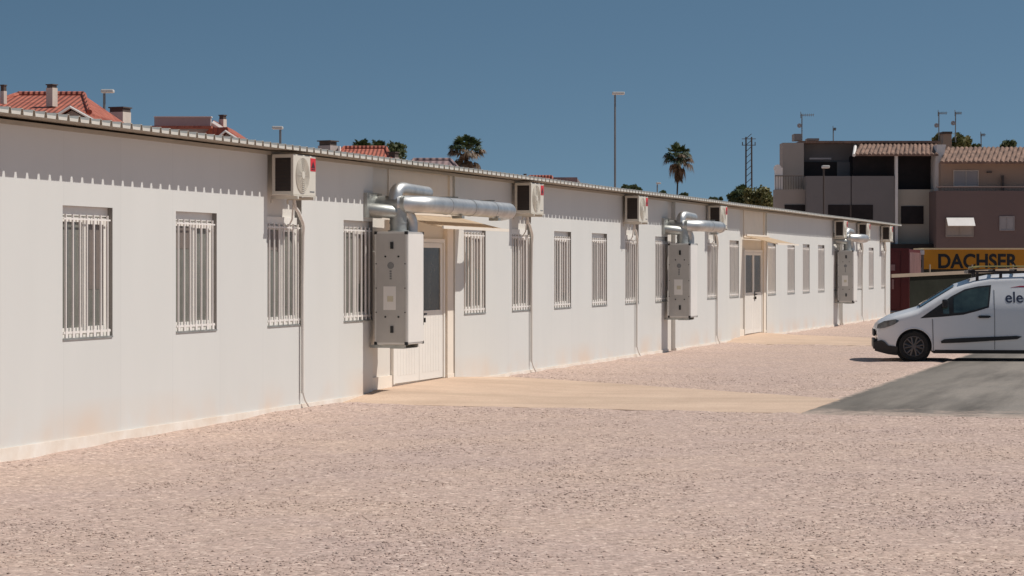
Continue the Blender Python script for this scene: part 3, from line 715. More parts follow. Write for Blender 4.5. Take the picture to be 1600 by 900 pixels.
# small vent pipes under the middle and far unit
# ------------------------------------------------------------------ the van
def van():
    Yv = 48.9; s_ = F/Yv
    v0 = thing('delivery_van', 'white compact panel van with black roof rack parked on the right edge', 'van', at(1428, Yv-.1, .0)+Vector((.107, .873, 0)), R(-7))
    # profile, x rearward from the front axle
    top = [(-.80,.62),(-.78,.72),(-.70,.80),(-.49,.915),(-.18,1.005),(.09,1.085),(.30,1.22),(.55,1.375),(.84,1.55),(1.2,1.675),(1.53,1.745),(2.26,1.775),(2.9,1.75),(3.2,1.68),(3.30,1.50),(3.36,1.05),(3.38,.60)]
    bot = [(-.80,.34),(-.70,.24),(-.5,.22),(0,.22),(3.0,.22),(3.38,.34)]
    def lerp(L, x):
        if x <= L[0][0]: return L[0][1]
        for (a, b_), (c, d) in zip(L, L[1:]):
            if x <= c: return b_+(d-b_)*(x-a)/(c-a)
        return L[-1][1]
    def hw(x, h):
        w = .88
        if h < .5: w -= .05*((.5-h)/.3)**2
        if h > .62: w -= .012*(h-.62)/.4
        if h > 1.05: w -= .20*((h-1.05)/.68)**1.25
        if x < .1: w *= 1-.20*((.1-x)/.9)**2.6
        if x > 3.0: w *= 1-.05*((x-3.0)/.38)**2
        return w
    xs = [-.80,-.79,-.76,-.70,-.6,-.49,-.34,-.18,-.05,.09,.2,.30,.42,.55,.7,.84,1.0,1.2,1.37,1.53,1.8,2.05,2.26,2.6,2.9,3.05,3.2,3.25,3.30,3.36,3.38]
    K = 14; T = 6
    v = []; f = []
    for x in xs:
        ht, hb = lerp(top, x), lerp(bot, x)
        rr = min(.15, (ht-hb)*.3)
        sec = []
        for k in range(K+1):
            h = hb+(ht-rr-hb)*k/K; sec.append((hw(x, h), h))
        w0 = hw(x, ht-rr)
        for k in range(1, T+1):
            a = k/T*math.pi/2; sec.append((w0-rr*1.3*(1-math.cos(a)), ht-rr+rr*math.sin(a)*.82))
        sec.append((w0*.45, ht-.005+.012)); sec.append((0, ht+.012))
        full = [(-y, h) for y, h in sec] + [(y, h) for y, h in reversed(sec[:-1])]
        v += [(x+.10*(y/.8)**2*max(0, min(1, (-.35-x)/.4)), y, h) for y, h in full]; n = len(full)
    for i in range(len(xs)-1):
        for j in range(n):
            j2 = (j+1) % n; f.append((i*n+j, i*n+j2, (i+1)*n+j2, (i+1)*n+j))
    f.append(tuple(reversed(range(n)))); f.append(tuple((len(xs)-1)*n+j for j in range(n)))
    me = bpy.data.meshes.new('body'); me.from_pydata(v, [], f); me.materials.append(M['van'])
    bm = bmesh.new(); bm.from_mesh(me); bmesh.ops.recalc_face_normals(bm, faces=bm.faces); bm.to_mesh(me); bm.free()
    me.polygons.foreach_set('use_smooth', [True]*len(me.polygons))
    me.set_sharp_from_angle(angle=R(50))
    body = bpy.data.objects.new('body', me); COL.objects.link(body); body.parent = v0
    # wheel wells cut with a boolean, result baked to the mesh
    c = MB()
    for x in (0, 2.66): c.tube([(x, -1.2, .30), (x, 1.2, .30)], .365, 36)
    cut = c.build('cutter', M['vandark']); cut.parent = v0
    md = body.modifiers.new('w', 'BOOLEAN'); md.object = cut; md.operation = 'DIFFERENCE'; md.solver = 'EXACT'
    bpy.context.view_layer.update()
    me2 = bpy.data.meshes.new_from_object(body.evaluated_get(bpy.context.evaluated_depsgraph_get()))
    body.modifiers.clear(); body.data = me2; bpy.data.objects.remove(cut)
    if len(me2.materials) < 1: me2.materials.append(M['van'])
    print('van materials', [m.name if m else None for m in me2.materials])
    # inner liners
    # patch on the side surface
    def patch(name, poly, m, parent, eps=.006, thick=.01, both=True, sub=6):
        import mathutils
        bm = bmesh.new(); vs = [bm.verts.new((p[0], 0, p[1])) for p in poly]; bm.faces.new(vs)
        bmesh.ops.triangulate(bm, faces=bm.faces[:])
        bmesh.ops.subdivide_edges(bm, edges=bm.edges[:], cuts=sub, use_grid_fill=True)
        for vv in bm.verts: vv.co.y = -(hw(vv.co.x, vv.co.z)+eps)
        ext = bmesh.ops.extrude_face_region(bm, geom=bm.faces[:])
        for g in ext['geom']:
            if isinstance(g, bmesh.types.BMVert): g.co.y += thick
        for sgn in ((1, -1) if both else (1,)):
            if sgn < 0:
                for g in bm.verts: g.co.y *= -1
            bmesh.ops.recalc_face_normals(bm, faces=bm.faces)
            me = bpy.data.meshes.new(name); bm.to_mesh(me); me.materials.append(m)
            me.polygons.foreach_set('use_smooth', [True]*len(me.polygons)); me.set_sharp_from_angle(angle=R(40))
            o = bpy.data.objects.new(name, me); COL.objects.link(o); o.parent = parent
        bm.free(); return o
    P = lambda zx, zy: ((1340+zx/3.912-1428)/76.3, (565-(370+zy/3.912))/76.3)
    patch('window_frame', [P(382,502), P(470,440), P(570,368), P(650,326), P(730,308), P(808,300), P(800,370), P(792,436), P(720,458), P(640,480), P(520,492)], M['vandark'], v0, .004, .01)
    patch('window_pane', [P(520,474), P(515,415), P(548,390), P(556,474)], M['glasscar'], v0, .008, .006)
    patch('window_pane', [P(582,468), P(582,374), P(650,336), P(730,318), P(796,311), P(790,370), P(782,428), P(715,448), P(640,466)], M['glasscar'], v0, .008, .006)
    patch('side_moulding', [P(505,640), P(525,628), P(640,620), P(955,606), P(985,611), P(960,626), P(640,648), P(508,653)], M['vandark'], v0, .022, .03)
    patch('headlight', [P(121,566), P(128,540), P(165,520), P(235,508), P(257,518), P(222,543), P(165,562)], M['lamp'], v0, .008, .02)
    patch('bumper', [P(104,652), P(128,640), P(152,636), P(172,648), P(190,668), P(248,674), P(244,728), P(190,722), P(112,702)], M['vandark'], v0, .018, .04)
    b = MB(); b.box(-.812, -.74, -.62, .62, .26, .44); b.build('bumper', M['vandark'], v0, bevel=.02)
    b = MB(); b.box(-.806, -.76, -.46, .46, .50, .64); b.build('front_grille', M['vandark'], v0, bevel=.015)
    dh = patch('door_handle', [P(724,492), P(735,484), P(795,484), P(804,492), P(790,499), P(735,500)], M['vandark'], v0, .035, .03)
    patch('sill', [(.42, .17), (2.25, .17), (2.25, .235), (.42, .235)], M['vandark'], v0, .004, .05)
    # door shut lines: thin dark seams
    for pl in ([P(452,505), P(458,510), P(464,700), P(458,700)], [P(822,330), P(826,330), P(828,690), P(824,690)]):
        patch('door_seam', pl, M['seam'], v0, .005, .004, True, 8)
    # arch lips
    b = MB()
    for x in (0, 2.66):
        for sgn in (-1, 1):
            pts = []
            for k in range(25):
                an = R(-8)+k*R(196)/24; xx = x+.372*math.cos(an); zz = .30+.372*math.sin(an)
                pts.append((xx, sgn*(hw(xx, zz)+.002), zz))
            b.tube(pts, .012, 6)
    b.build('wheel_arch', M['van'], v0, True)
    b = MB()
    for x in (0, 2.66): b.tube([(x, -.62, .30), (x, .62, .30)], .362, 30)
    b.box(.4, 2.3, -.78, .78, .16, .24); b.build('underbody', M['black'], v0)
    # wheels
    wm = None
    for x in (0, 2.66):
        for sgn in (-1, 1):
            if wm is None:
                w = MB()
                R_ = .305
                prof = [(.215, .00), (.28, -.012), (.298, .0), (.305, .03), (.305, .16), (.297, .19), (.24, .20)]
                n = 40; base = len(w.v)
                for (r, y) in prof:
                    for j in range(n): w.v.append((r*math.cos(2*math.pi*j/n), y, r*math.sin(2*math.pi*j/n)))
                for a in range(len(prof)-1):
                    for j in range(n):
                        w.f.append((a*n+j, a*n+(j+1) % n, (a+1)*n+(j+1) % n, (a+1)*n+j)); w.mi.append(0)
                wh = w.build('wheel', M['tyre'], v0, True)
                d = MB(); d.tube([(0, .05, 0), (0, .052, 0)], .216, 36); d.build('rim', M['black'], wh)
                h = MB()
                h.tube([(.202*math.cos(2*math.pi*k/40), .012, .202*math.sin(2*math.pi*k/40)) for k in range(41)], .013, 6, False)
                h.tube([(0, .0, 0), (0, .045, 0)], .05, 20)
                for k in range(6):
                    an = k*math.pi/3+.3
                    for da, r1 in ((-.22, .2), (.22, .2)):
                        h.tube([(.04*math.cos(an), .012, .04*math.sin(an)), (r1*math.cos(an+da), .014, r1*math.sin(an+da))], [.020, .020], 6)
                h.build('wheel_cover', M['hub'], wh, True)
                wm = wh; o = wh
            else: o = copy_tree(wm, v0)
            o.location = (x, -.86 if sgn < 0 else .86, .305); o.rotation_euler = (0, R(random.uniform(0, 60)), 0 if sgn < 0 else math.pi)
    # windscreen
    b = MB(); xsw = [.13, .3, .55, .82]; rows = []
    for x in xsw:
        ht = lerp(top, x)+.02; w = hw(x, lerp(top, x)-.1)-.17
        rows.append([(x, -w, ht-.03), (x, -w*.5, ht), (x, 0, ht+.004), (x, w*.5, ht), (x, w, ht-.03)])
    for a, c in zip(rows, rows[1:]):
        for k in range(4): b.face([a[k], a[k+1], c[k+1], c[k]])
    b.build('windscreen', M['glasscar'], v0, True)
    b = MB()
    for sgn in (-1, 1):
        b = MB(); b.box(.56, .68, sgn*.95-.08, sgn*.95+.08, 1.09, 1.26); b.build('wing_mirror', M['vandark'], v0, bevel=.035)
    b = MB(); b.tube([(.12, -.55, 1.125), (.14, 0, 1.14)], .012, 6); b.tube([(.12, .05, 1.13), (.14, .6, 1.12)], .012, 6); b.build('wiper', M['vandark'], v0)
    # lettering
    xt, zt = (1567-1428)/76.3, (565-473.5)/76.3
    lt = text('lettering', 'electro', .31, (0, 0, 0), M['ink'], v0, rx=0, ext=.002, off=.004)
    for vv in lt.data.vertices:
        x_, h_ = xt+vv.co.x, zt+vv.co.y; vv.co = (x_, -(hw(x_, h_)+.003+vv.co.z*.5), h_)
    patch('swoosh', [((1576-1428)/76.3, (565-450.5)/76.3), ((1590-1428)/76.3, (565-448)/76.3), (3.0, (565-446)/76.3), (3.0, (565-450)/76.3), ((1590-1428)/76.3, (565-450)/76.3)], M['inkred'], v0, .004, .004)
    # roof rack
    b = MB(); zr = 1.80
    for sgn in (-1, 1): b.box(1.15, 3.1, sgn*.62-.02, sgn*.62+.02, zr, zr+.035)
    for x in (1.20, 1.62, 2.05, 2.5, 2.95):
        b.box(x-.025, x+.025, -.62, .62, zr+.036, zr+.07)
    for x in (1.28, 1.75, 2.3, 2.9):
        for sgn in (-1, 1): b.box(x-.03, x+.03, sgn*.63-.025, sgn*.63+.025, lerp(top, x)-.06, zr-.001)
    b.box(1.10, 1.24, -.64, .64, zr-.02, zr+.05)
    rk = b.build('roof_rack', M['rack'], v0)
    b = MB()
    for sgn in (-1, 1): b.tube([(1.2, sgn*.62, zr+.10), (1.35, sgn*.62, zr+.125), (3.1, sgn*.62, zr+.13)], .014, 8)
    b.tube([(1.2, -.62, zr+.10), (1.2, .62, zr+.10)], .022, 8)
    b.build('rack_rail', M['rackrail'], rk, True)
    return v0
M['glasscar'] = mat('tinted_car_glass', (.035, .055, .05), .04, var=.6, scale=2.2, spec=.9)
M['seam'] = mat('panel_gap', (.22, .22, .23), .6, var=.05)
van()

# ------------------------------------------------------------------ right background: container, trailer, fence, flats
def corr_box(b, x0, x1, y0, y1, z0, z1, side, pitch=.28, dep=.04): pass
cn = thing('shipping_container', 'dark red shipping container beside the far corner of the white building', 'container', tuple(at(1420, 97.5)), R(-14))
b = MB(); wv = 2.44; b.box(-wv, 0, .05, 6.0, .12, 2.62); b.build('container_shell', M['contred'], cn)
b = MB()
for k in range(2):
    x0 = -wv+.08+k*1.16; b.box(x0, x0+1.13, 0, .045, .2, 2.52)
cd = b.build('container_door', M['contred'], cn)
b = MB()
for x in (-2.1, -1.6, -.85, -.35): b.tube([(x, -.03, .22), (x, -.03, 2.5)], .02, 6)
b.build('locking_bar', M['contred'], cd)
b = MB(); b.box(-.72, -.55, -.035, -.002, 1.75, 2.0); b.box(-.68, -.6, -.035, -.002, 1.0, 1.4); b.build('door_plate', M['contpale'], cd)
b = MB()
for x0, x1 in ((-wv-.01, -wv+.07), (-.07, .012)): b.box(x0, x1, -.01, .07, .02, 2.66)
b.box(-wv+.07, -.07, -.01, .07, 2.53, 2.66); b.build('container_frame', M['contred'], cn)
b = MB()
for k in range(21): y = .1+k*.28; b.box(.002, .04, y, y+.16, .2, 2.5)
b.build('side_ribs', M['contpale'], cn)

YT = 105.0; sT = F/YT
def X(px, Y): return (px-800)/F*Y
tr = thing('freight_trailer', 'box trailer with a yellow lettered band behind the van', 'trailer', (X(1443, YT), YT, 0), 0)
tz = hpy(387.5, YT); tb = hpy(420.5, YT)
b = MB(); b.box(0, 9.5, .03, 2.5, .55, tz-.03); b.build('body', M['tarp'], tr)
b = MB(); b.box(0, 9.5, 0, .028, tb, tz-.07); yb = b.build('yellow_band', M['yellow'], tr)
b = MB(); b.box(-.02, 9.52, -.03, 2.52, tz-.068, tz); b.build('sunlit_top_trim', M['toplit'], tr)
tx0 = X(1466, YT)-X(1443, YT); txw = X(1590.5, YT)-X(1466, YT)
hh = (418.5-397)/sT
text('lettering', 'DACHSER', hh/.70, (tx0, -.006, hpy(418.5, YT)), M['ink2'] if 'ink2' in M else M['black'], yb, ext=.003, off=.026, width=txw)
b = MB()
for x in (1.2, 2.4, 7.2, 8.3):
    for y in (.15, 2.05): b = MB(); b.tube([(x, y, .5), (x, y+.3, .5)], .5, 20); b.build('wheel', M['tyre'], tr)
gc = thing('site_cabin', 'small grey site cabin with dark window between the red container and the yellow trailer', 'cabin', (X(1431, 104), 104, 0))
b = MB(); b.box(0, .33, 0, 2.2, 0, hpy(398, 104)); b.box(.331, .345, 0, 2.2, 0, hpy(398, 104)); b.build('wall', M['fg'], gc)
b = MB(); b.box(-.02, .36, -.05, 2.25, hpy(398, 104)+.002, hpy(391, 104)); b.build('roof', M['stuccow'], gc)
b = MB(); b.box(.06, .25, -.02, -.002, hpy(418, 104), hpy(406, 104)); b.build('window', M['void'], gc)

# netted fence with timber rail
fa, fb = at(1392, 92), at(1660, 99)
fe = thing('netted_fence', 'timber railed fence with dark green netting in front of the container and trailer', 'fence', tuple(fa), math.atan2((fb-fa).y, (fb-fa).x))
Lf = (fb-fa).length; hA, hB = hpy(433, 92), hpy(420, 99)
b = MB(); i = 0
def slab(b, x0, x1, y0, y1, za0, za1, zb0, zb1):
    i = len(b.v); b.v += [(x0,y0,za0),(x1,y0,zb0),(x1,y1,zb0),(x0,y1,za0),(x0,y0,za1),(x1,y0,zb1),(x1,y1,zb1),(x0,y1,za1)]
    for q_ in ((0,3,2,1),(4,5,6,7),(0,1,5,4),(1,2,6,5),(2,3,7,6),(3,0,4,7)): b.f.append(tuple(i+k for k in q_)); b.mi.append(b.cur)
slab(b, 0, Lf, -.04, .02, hA-.02, hA+.11, hB-.02, hB+.11); b.build('rail', M['timber'], fe)
b = MB(); xs_ = X(1432, 93)-fa.x; slab(b, xs_, Lf, .03, .04, 0, hA+.02, 0, hB); b.build('netting', M['netting'], fe)
for k in range(5):
    xk = X(1475, 94)-fa.x + (k-1)*2.6
    if xk < -.1: continue
    b = MB(); b.tube([(xk, .07, 0), (xk, .07, 2.0)], .03, 8); b.build('post', M['timber'], fe)

# flats: helper placing boxes by their outline on the facade plane
def fbox(b, Y, p0, p1, q0, q1, d0, d1):
    """px p0..p1, py q0(top)..q1(bottom) read at depth Y; front face Y+d0, back Y+d1"""
    D = Y+d0; b.box(X(p0, D), X(p1, D), Y+d0, Y+d1, hpy(q1, D) if q1 < 900 else 0, hpy(q0, D)); return b
YA = 135.0
fl = thing('apartment_block', 'grey and cream three storey house block with tiled roof and dark loggias', 'building', (0, 0, 0))
b = MB(); fbox(b, YA, 1223, 1256, 223, 999, 1.6, 3.2); fbox(b, YA, 1211, 1262, 296, 999, .6, 1.6); b.build('side_wall', M['fa'], fl)
b = MB(); fbox(b, YA, 1256, 1352, 224, 253, 2.6, 5); fbox(b, YA, 1308, 1334, 253, 276, 2.25, 9); fbox(b, YA, 1256, 1308, 294, 999, 1.9, 9); b.build('upper_wall', M['fg'], fl)
b = MB(); fbox(b, YA, 1255.5, 1308, 253, 294, 2.3, 3); b.build('terrace_door', M['void'], fl)
b = MB(); fbox(b, YA, 1265, 1299, 246.5, 249, 1.8, 1.9); b.build('awning_rail', M['shutter'], fl)
b = MB(); fbox(b, YA, 1260, 1329, 275, 999, 0, 1.5); fbox(b, YA, 1331, 1399, 275, 999, 0, 1.5); fbox(b, YA, 1329, 1331, 276, 999, .1, 1.5); b.build('front_wall', M['fg'], fl)
b = MB(); fbox(b, YA, 1333, 1400, 243, 276, 1.0, 6); b.build('loggia', M['void'], fl)
b = MB(); fbox(b, YA, 1294, 1364, 320, 343, -.03, -.002); w_ = b.build('window', M['void'], fl)
b = MB(); fbox(b, YA, 1328, 1330.5, 320, 343, -.06, -.031); b.build('window_frame', M['rail'], w_)
b = MB(); fbox(b, YA, 1226, 1258, 320, 334, .55, .598); b.build('window', M['void'], fl)
b = MB(); fbox(b, YA, 1403, 1461, 296, 999, .3, 8); b.build('cream_wall', M['fc'], fl)
b = MB(); fbox(b, YA, 1403, 1462, 240, 296, 1.4, 6); b.build('loggia', M['void'], fl)
b = MB(); fbox(b, YA, 1408, 1443, 322, 350, .25, .298); b.build('window', M['void'], fl)
b = MB(); fbox(b, YA, 1399, 1403, 243, 999, -.12, .28); b.build('white_column', M['stuccow'], fl)
b = MB(); fbox(b, YA, 1391, 1458, 381, 999, -1.2, -.13); b.build('ground_floor', M['void'], fl)
# party wall stepping beside the roof
b = MB(); b.prism([(X(1461, YA), hpy(300, YA)), (X(1470, YA), hpy(300, YA)), (X(1472, YA), hpy(255, YA)), (X(1478, YA), hpy(226, YA)), (X(1464, YA), hpy(226, YA)), (X(1461, YA), hpy(250, YA))], YA-.1, YA+6); b.build('party_wall', M['stuccow'], fl)
def tiled(name, Y, px0, px1, ytop, ybot, d0, depth, m, par, skew0=0, skew1=0, pitch=.26):
    """real barrel-tile roof plane sloping up away from the camera"""
    b = MB(); x0, x1 = X(px0, Y), X(px1, Y); z0, z1 = hpy(ybot, Y), hpy(ytop, Y)
    Dt = Y+d0+depth; z1 = hpy(ytop, Dt); skew0 += X(px0, Dt)-x0-.0; skew1 += X(px1, Dt)-x1
    n = int((x1-x0)/pitch); seg = 4; prev = None
    for k in range(n*seg+1):
        u = k/(n*seg); wob = .08*abs(math.sin(math.pi*k/seg))
        bx = x0+(x1-x0)*u; tx = (x0+skew0)+(x1+skew1-x0-skew0)*u
        cur = ((bx, Y+d0, z0+wob), (tx, Y+d0+depth, z1+wob))
        if prev: b.face([prev[0], cur[0], cur[1], prev[1]]); b.face([(prev[0][0], Y+d0, z0-.08), (cur[0][0], Y+d0, z0-.08), cur[0], prev[0]])
        prev = cur
    b.face([(x0, Y+d0, z0-.08), (x1, Y+d0, z0-.08), (x1+skew1, Y+d0+depth, z1-.08), (x0+skew0, Y+d0+depth, z1-.08)])
    return b.build(name, m, par)
tiled('roof', YA, 1333, 1465, 222, 242, -.3, 2.6, M['tilebrown'], fl, skew0=.45, pitch=.24)
b = MB(); 
for (pa, ya, pb_, yb_) in ((1333, 243, 1346, 222),): b.tube([(X(pa, YA), YA-.32, hpy(ya, YA)), (X(pb_, YA), YA+2.3, hpy(yb_, YA))], .09, 8)
b.tube([(X(1346, YA), YA+2.3, hpy(221, YA)), (X(1470, YA), YA+2.3, hpy(221, YA))], .07, 8)
b.build('verge', M['stuccow'], fl)
b = MB(); fbox(b, YA, 1250, 1470, 220, 223.8, 1.7, 5); b.build('roof_edge', M['tilebrown'], fl)
b = MB(); fbox(b, YA, 1241, 1254, 209, 219.4, 4, 5.2); fbox(b, YA, 1262, 1280, 216, 219.4, 4, 5.2); b.build('roof_box', M['stuccog'], fl)
b = MB(); fbox(b, YA, 1211, 1223, 262, 295.8, .7, 1.0); b.tube([(X(1217, YA)+.02, YA+.69, hpy(262, YA)), (X(1217, YA)+.02, YA+1.01, hpy(262, YA))], .21, 20); b.build('parapet', M['stuccow'], fl)
b = MB()
for p in range(1214, 1258, 4): b.tube([(X(p, YA), YA+.66, hpy(296, YA)), (X(p, YA), YA+.66, hpy(274, YA))], .012, 5)
b.tube([(X(1213, YA), YA+.66, hpy(274, YA)), (X(1258, YA), YA+.66, hpy(274, YA))], .03, 6); b.build('railing', M['rail'], fl)
b = MB(); fbox(b, YA, 1474, 1487, 208, 236, 3, 4); ch = b.build('chimney', M['fb'], fl)
b = MB(); fbox(b, YA, 1473, 1488, 205.5, 209, 2.9, 4.1); b.build('chimney_cap', M['chimcap'], ch)

YB = 133.0
fm = thing('terraced_house', 'mauve and beige house with barrel tiled roof, awning window and shutters at the right edge', 'building', (0, 0, 0))
b = MB(); fbox(b, YB, 1463, 1780, 298, 999, 0, 10); b.build('lower_wall', M['fp'], fm)
b = MB(); fbox(b, YB, 1470, 1780, 254, 298, 1.2, 10); b.build('upper_wall', M['fb'], fm)
tiled('roof', YB, 1470, 1780, 231, 253, .4, 3.2, M['tilebrown'], fm, skew0=.3, pitch=.25)
def window_(par, Y, p0, p1, q0, q1, d, m, frame=M['shutter']):
    b = MB(); fbox(b, Y, p0, p1, q0, q1, d-.03, d-.002); w = b.build('window', m, par)
    b = MB(); fw = 1.2
    fbox(b, Y, p0-fw, p1+fw, q0-fw, q0, d-.07, d-.002); fbox(b, Y, p0-fw, p1+fw, q1, q1+fw, d-.07, d-.002)
    fbox(b, Y, p0-fw, p0, q0, q1, d-.07, d-.002); fbox(b, Y, p1, p1+fw, q0, q1, d-.07, d-.002); fbox(b, Y, (p0+p1)/2-.5, (p0+p1)/2+.5, q0, q1, d-.06, d-.031)
    b.build('window_frame', frame, w); return w
window_(fm, YB, 1491, 1528, 267, 290, 1.2, M['shutter'], M['chim'])
w_ = window_(fm, YB, 1479, 1520, 342, 369, 0, M['fa'], M['fa'])
b = MB(); i = len(b.v)
slabp = [(X(1478.5, YB), X(1521, YB))]
x0, x1 = slabp[0]; za, zb = hpy(341, YB), hpy(353.5, YB)
b.v += [(x0, YB-.08, za), (x1, YB-.08, za), (x1, YB-.55, zb), (x0, YB-.55, zb), (x0, YB-.08, za+.03), (x1, YB-.08, za+.03), (x1, YB-.58, zb+.02), (x0, YB-.58, zb+.02)]
for q_ in ((0,3,2,1),(4,5,6,7),(0,1,5,4),(1,2,6,5),(2,3,7,6),(3,0,4,7)): b.f.append(q_); b.mi.append(0)
b.build('awning', M['stuccow'], w_)
window_(fm, YB, 1563, 1584, 339, 359, 0, M['shutter'])
b = MB(); b.tube([(X(1463, YB), YB+.05, hpy(292, YB)), (X(1780, YB), YB+.05, hpy(292, YB))], .035, 6)
for p in range(1466, 1620, 5): b.tube([(X(p, YB), YB+.05, hpy(298, YB)), (X(p, YB), YB+.05, hpy(292, YB))], .012, 5)
b.build('railing', M['fp'], fm)
b = MB(); fbox(b, YB, 1566, 1569, 274, 298, .9, 1.1); b.build('downpipe', M['rail'], fm)
b = MB(); fbox(b, YB, 1543, 1550, 268, 270, 1.0, 1.198); b.build('wall_lamp', M['rail'], fm)

# ------------------------------------------------------------------ antennas
def antenna(px, ytop, ybot, Y, label, dish=True, arm=14, side=1):
    a = thing('tv_antenna', label, 'antenna', (X(px, Y), Y, hpy(ybot, Y)), 0, 'rooftop television antennas')
    H = (ybot-ytop)*Y/F; s = Y/F
    b = MB(); b.tube([(0, 0, -.3), (0, 0, H)], .032, 8); b.build('mast', M['lampgrey'], a)
    b = MB(); z = H-.08; L = arm*s*side; b.tube([(-L*.15, 0, z), (L, 0, z+.03)], .02, 6)
    for k in range(7): x_ = L*k/6; b.tube([(x_, -.25, z+.02), (x_, .25, z+.02)], .012, 5); b.tube([(x_, 0, z-.07), (x_, 0, z+.1)], .012, 5)
    b.tube([(-L*.1, 0, z-.16), (-L*.1, 0, z+.20)], .02, 6); b.build('aerial', M['lampgrey'], a)
    if dish:
        b = MB(); n = 20; c = Vector((-.16*side, -.12, H*.55)); b.tube([c+Vector((0, .08, 0)), c+Vector((0, .03, 0)), c], [.03, .09, .13], n); b.tube([c, c+Vector((0, -.25, -.05))], .012, 6)
        b.build('dish', M['shutter'], a, True)
    return a
antenna(1253, 178, 219, 138, 'tv antenna with small dish at the left end of the grey block roof', True, 18)
antenna(1302, 200, 220, 139, 'short tv antenna without dish behind the grey block roof', False, 4)
antenna(1467, 175, 222, 137, 'tv antenna with dish left of the chimney above the tiled roofs', True, 12)
antenna(1493, 175, 214, 137, 'dark tv antenna right of the chimney above the tiled roofs', True, 9, 1)
antenna(1533, 209, 231, 138, 'small tv antenna above the beige house roof', False, 6)

# ------------------------------------------------------------------ houses behind the white building, on the left
def gable_house(name_label, Y, px0, px1, yridge, yeave, rp0, rp1, depth=9, wall='stuccow', m='tilered'):
    h = thing('villa', name_label, 'house', (0, 0, 0), 0, 'red roofed villas behind the white building')
    x0, x1 = X(px0, Y), X(px1, Y); ze, zr = hpy(yeave, Y), hpy(yridge, Y)
    b = MB(); b.box(x0+.3, x1-.3, Y+.3, Y+depth-.3, 0, ze-.02); b.build('wall', M[wall], h)
    b = MB(); ym = Y+depth/2; r0, r1 = X(rp0, ym), X(rp1, ym); zr = hpy(yridge, ym); th = .12
    P = [(x0, Y, ze), (x1, Y, ze), (x1, Y+depth, ze), (x0, Y+depth, ze), (r0, ym, zr), (r1, ym, zr)]
    b.v = P + [(p[0], p[1], p[2]-th) for p in P[:4]]
    b.f = [(0, 1, 5, 4), (1, 2, 5), (2, 3, 4, 5), (3, 0, 4), (0, 6, 7, 1), (1, 7, 8, 2), (2, 8, 9, 3), (3, 9, 6, 0), (6, 9, 8, 7)]; b.mi = [0]*9
    rf = b.build('roof', M[m], h)
    b = MB(); b.tube([(r0, ym, zr+.02), (r1, ym, zr+.02)], .10, 8); b.tube([(x0, Y, ze+.02), (r0, ym, zr+.02)], .08, 8); b.tube([(x1, Y, ze+.02), (r1, ym, zr+.02)], .08, 8)
    b.build('ridge_tiles', M[m], rf)
    return h
def turned(b, cx, cy, hx, hy, z0, z1, an):
    c, q_ = math.cos(an), math.sin(an)
    b.zprism([(cx+x*c-y*q_, cy+x*q_+y*c) for x, y in ((-hx, -hy), (hx, -hy), (hx, hy), (-hx, hy))], z0, z1)
def chimney(par, Y, p0, p1, q0, q1, d, capq, m='chim', cap='chimcap', an=R(-28)):
    Y, d = Y+d, 0; w0 = X(p1, Y)-X(p0, Y); Yc = Y+w0*.5
    cx, w = (X(p0, Yc)+X(p1, Yc))/2, (X(p1, Y)-X(p0, Y))
    hx = hy = w/2/(math.cos(an)+abs(math.sin(an))); cy = Yc
    b = MB(); turned(b, cx, cy, hx, hy, hpy(q1, Y), hpy(capq, Y), an); c = b.build('chimney', M[m], par)
    b = MB(); turned(b, cx, cy, hx*.86, hy*.86, hpy(capq, Y), hpy(q0+1.6, Y)-.002, an); turned(b, cx, cy, hx*1.1, hy*1.1, hpy(q0+1.6, Y), hpy(q0, Y), an)
    b.build('chimney_cap', M[cap], c); return c
def dormer(par, Y, pl, pm, pr, ytop, yb, d, m='tilered'):
    """small gabled front with white verge"""
    Y, d = Y+d, 0
    xl, xm, xr = X(pl, Y), X(pm, Y), X(pr, Y); zt, zb = hpy(ytop, Y), hpy(yb, Y)
    b = MB(); b.prism([(xl+.1, zb), (xr-.1, zb), (xm, zt-.08)], Y+d+.1, Y+d+4); g = b.build('gable_wall', M['stuccog'], par)
    b = MB()
    for (a, c) in (((xl, zb), (xm, zt)), ((xm, zt), (xr, zb))):
        b.face([(a[0], Y+d-.1, a[1]+.06), (c[0], Y+d-.1, c[1]+.06), (c[0], Y+d+4, c[1]+.06), (a[0], Y+d+4, a[1]+.06)])
        b.face([(a[0], Y+d-.1, a[1]-.02), (c[0], Y+d-.1, c[1]-.02), (c[0], Y+d+4, c[1]-.02), (a[0], Y+d+4, a[1]-.02)])
    b.build('gable_roof', M[m], par)
    b = MB(); b.tube([(xl, Y+d-.13, zb+.01), (xm, Y+d-.13, zt+.01), (xr, Y+d-.13, zb+.01)], .045, 6); b.build('verge', M['stuccow'], g)
Y1 = 72.0
h1 = gable_house('villa with bright orange hipped roof and two chimneys at the far left', Y1, -60, 140, 148.5, 176, 28, 131, 8)
chimney(h1, Y1, 0.5, 10.5, 132, 162, 1.2, 142); chimney(h1, Y1, 72.5, 89.5, 131, 166, 1.0, 137)
dormer(h1, Y1, 76, 111, 150, 168, 190, -.6)
b = MB(); fbox(b, Y1, 116, 131, 160, 190, 2.2, 3.2); b.build('white_parapet', M['stuccow'], h1)
h2 = thing('stair_tower', 'square cream rooftop block with dark cap beside a street lamp', 'roof block', (0, 0, 0))
Yk = 80.0
xk = X(184, Yk); b = MB(); turned(b, xk, Yk+.5, .26, .26, 0, hpy(174, Yk), R(-22)); b.build('wall', M['chim'], h2)
b = MB(); turned(b, xk, Yk+.5, .25, .25, hpy(174, Yk)+.002, hpy(168, Yk), R(-22)); turned(b, xk, Yk+.5, .29, .29, hpy(168, Yk)+.002, hpy(166, Yk), R(-22)); b.build('cap', M['chimcap'], h2)
Y2 = 84.0
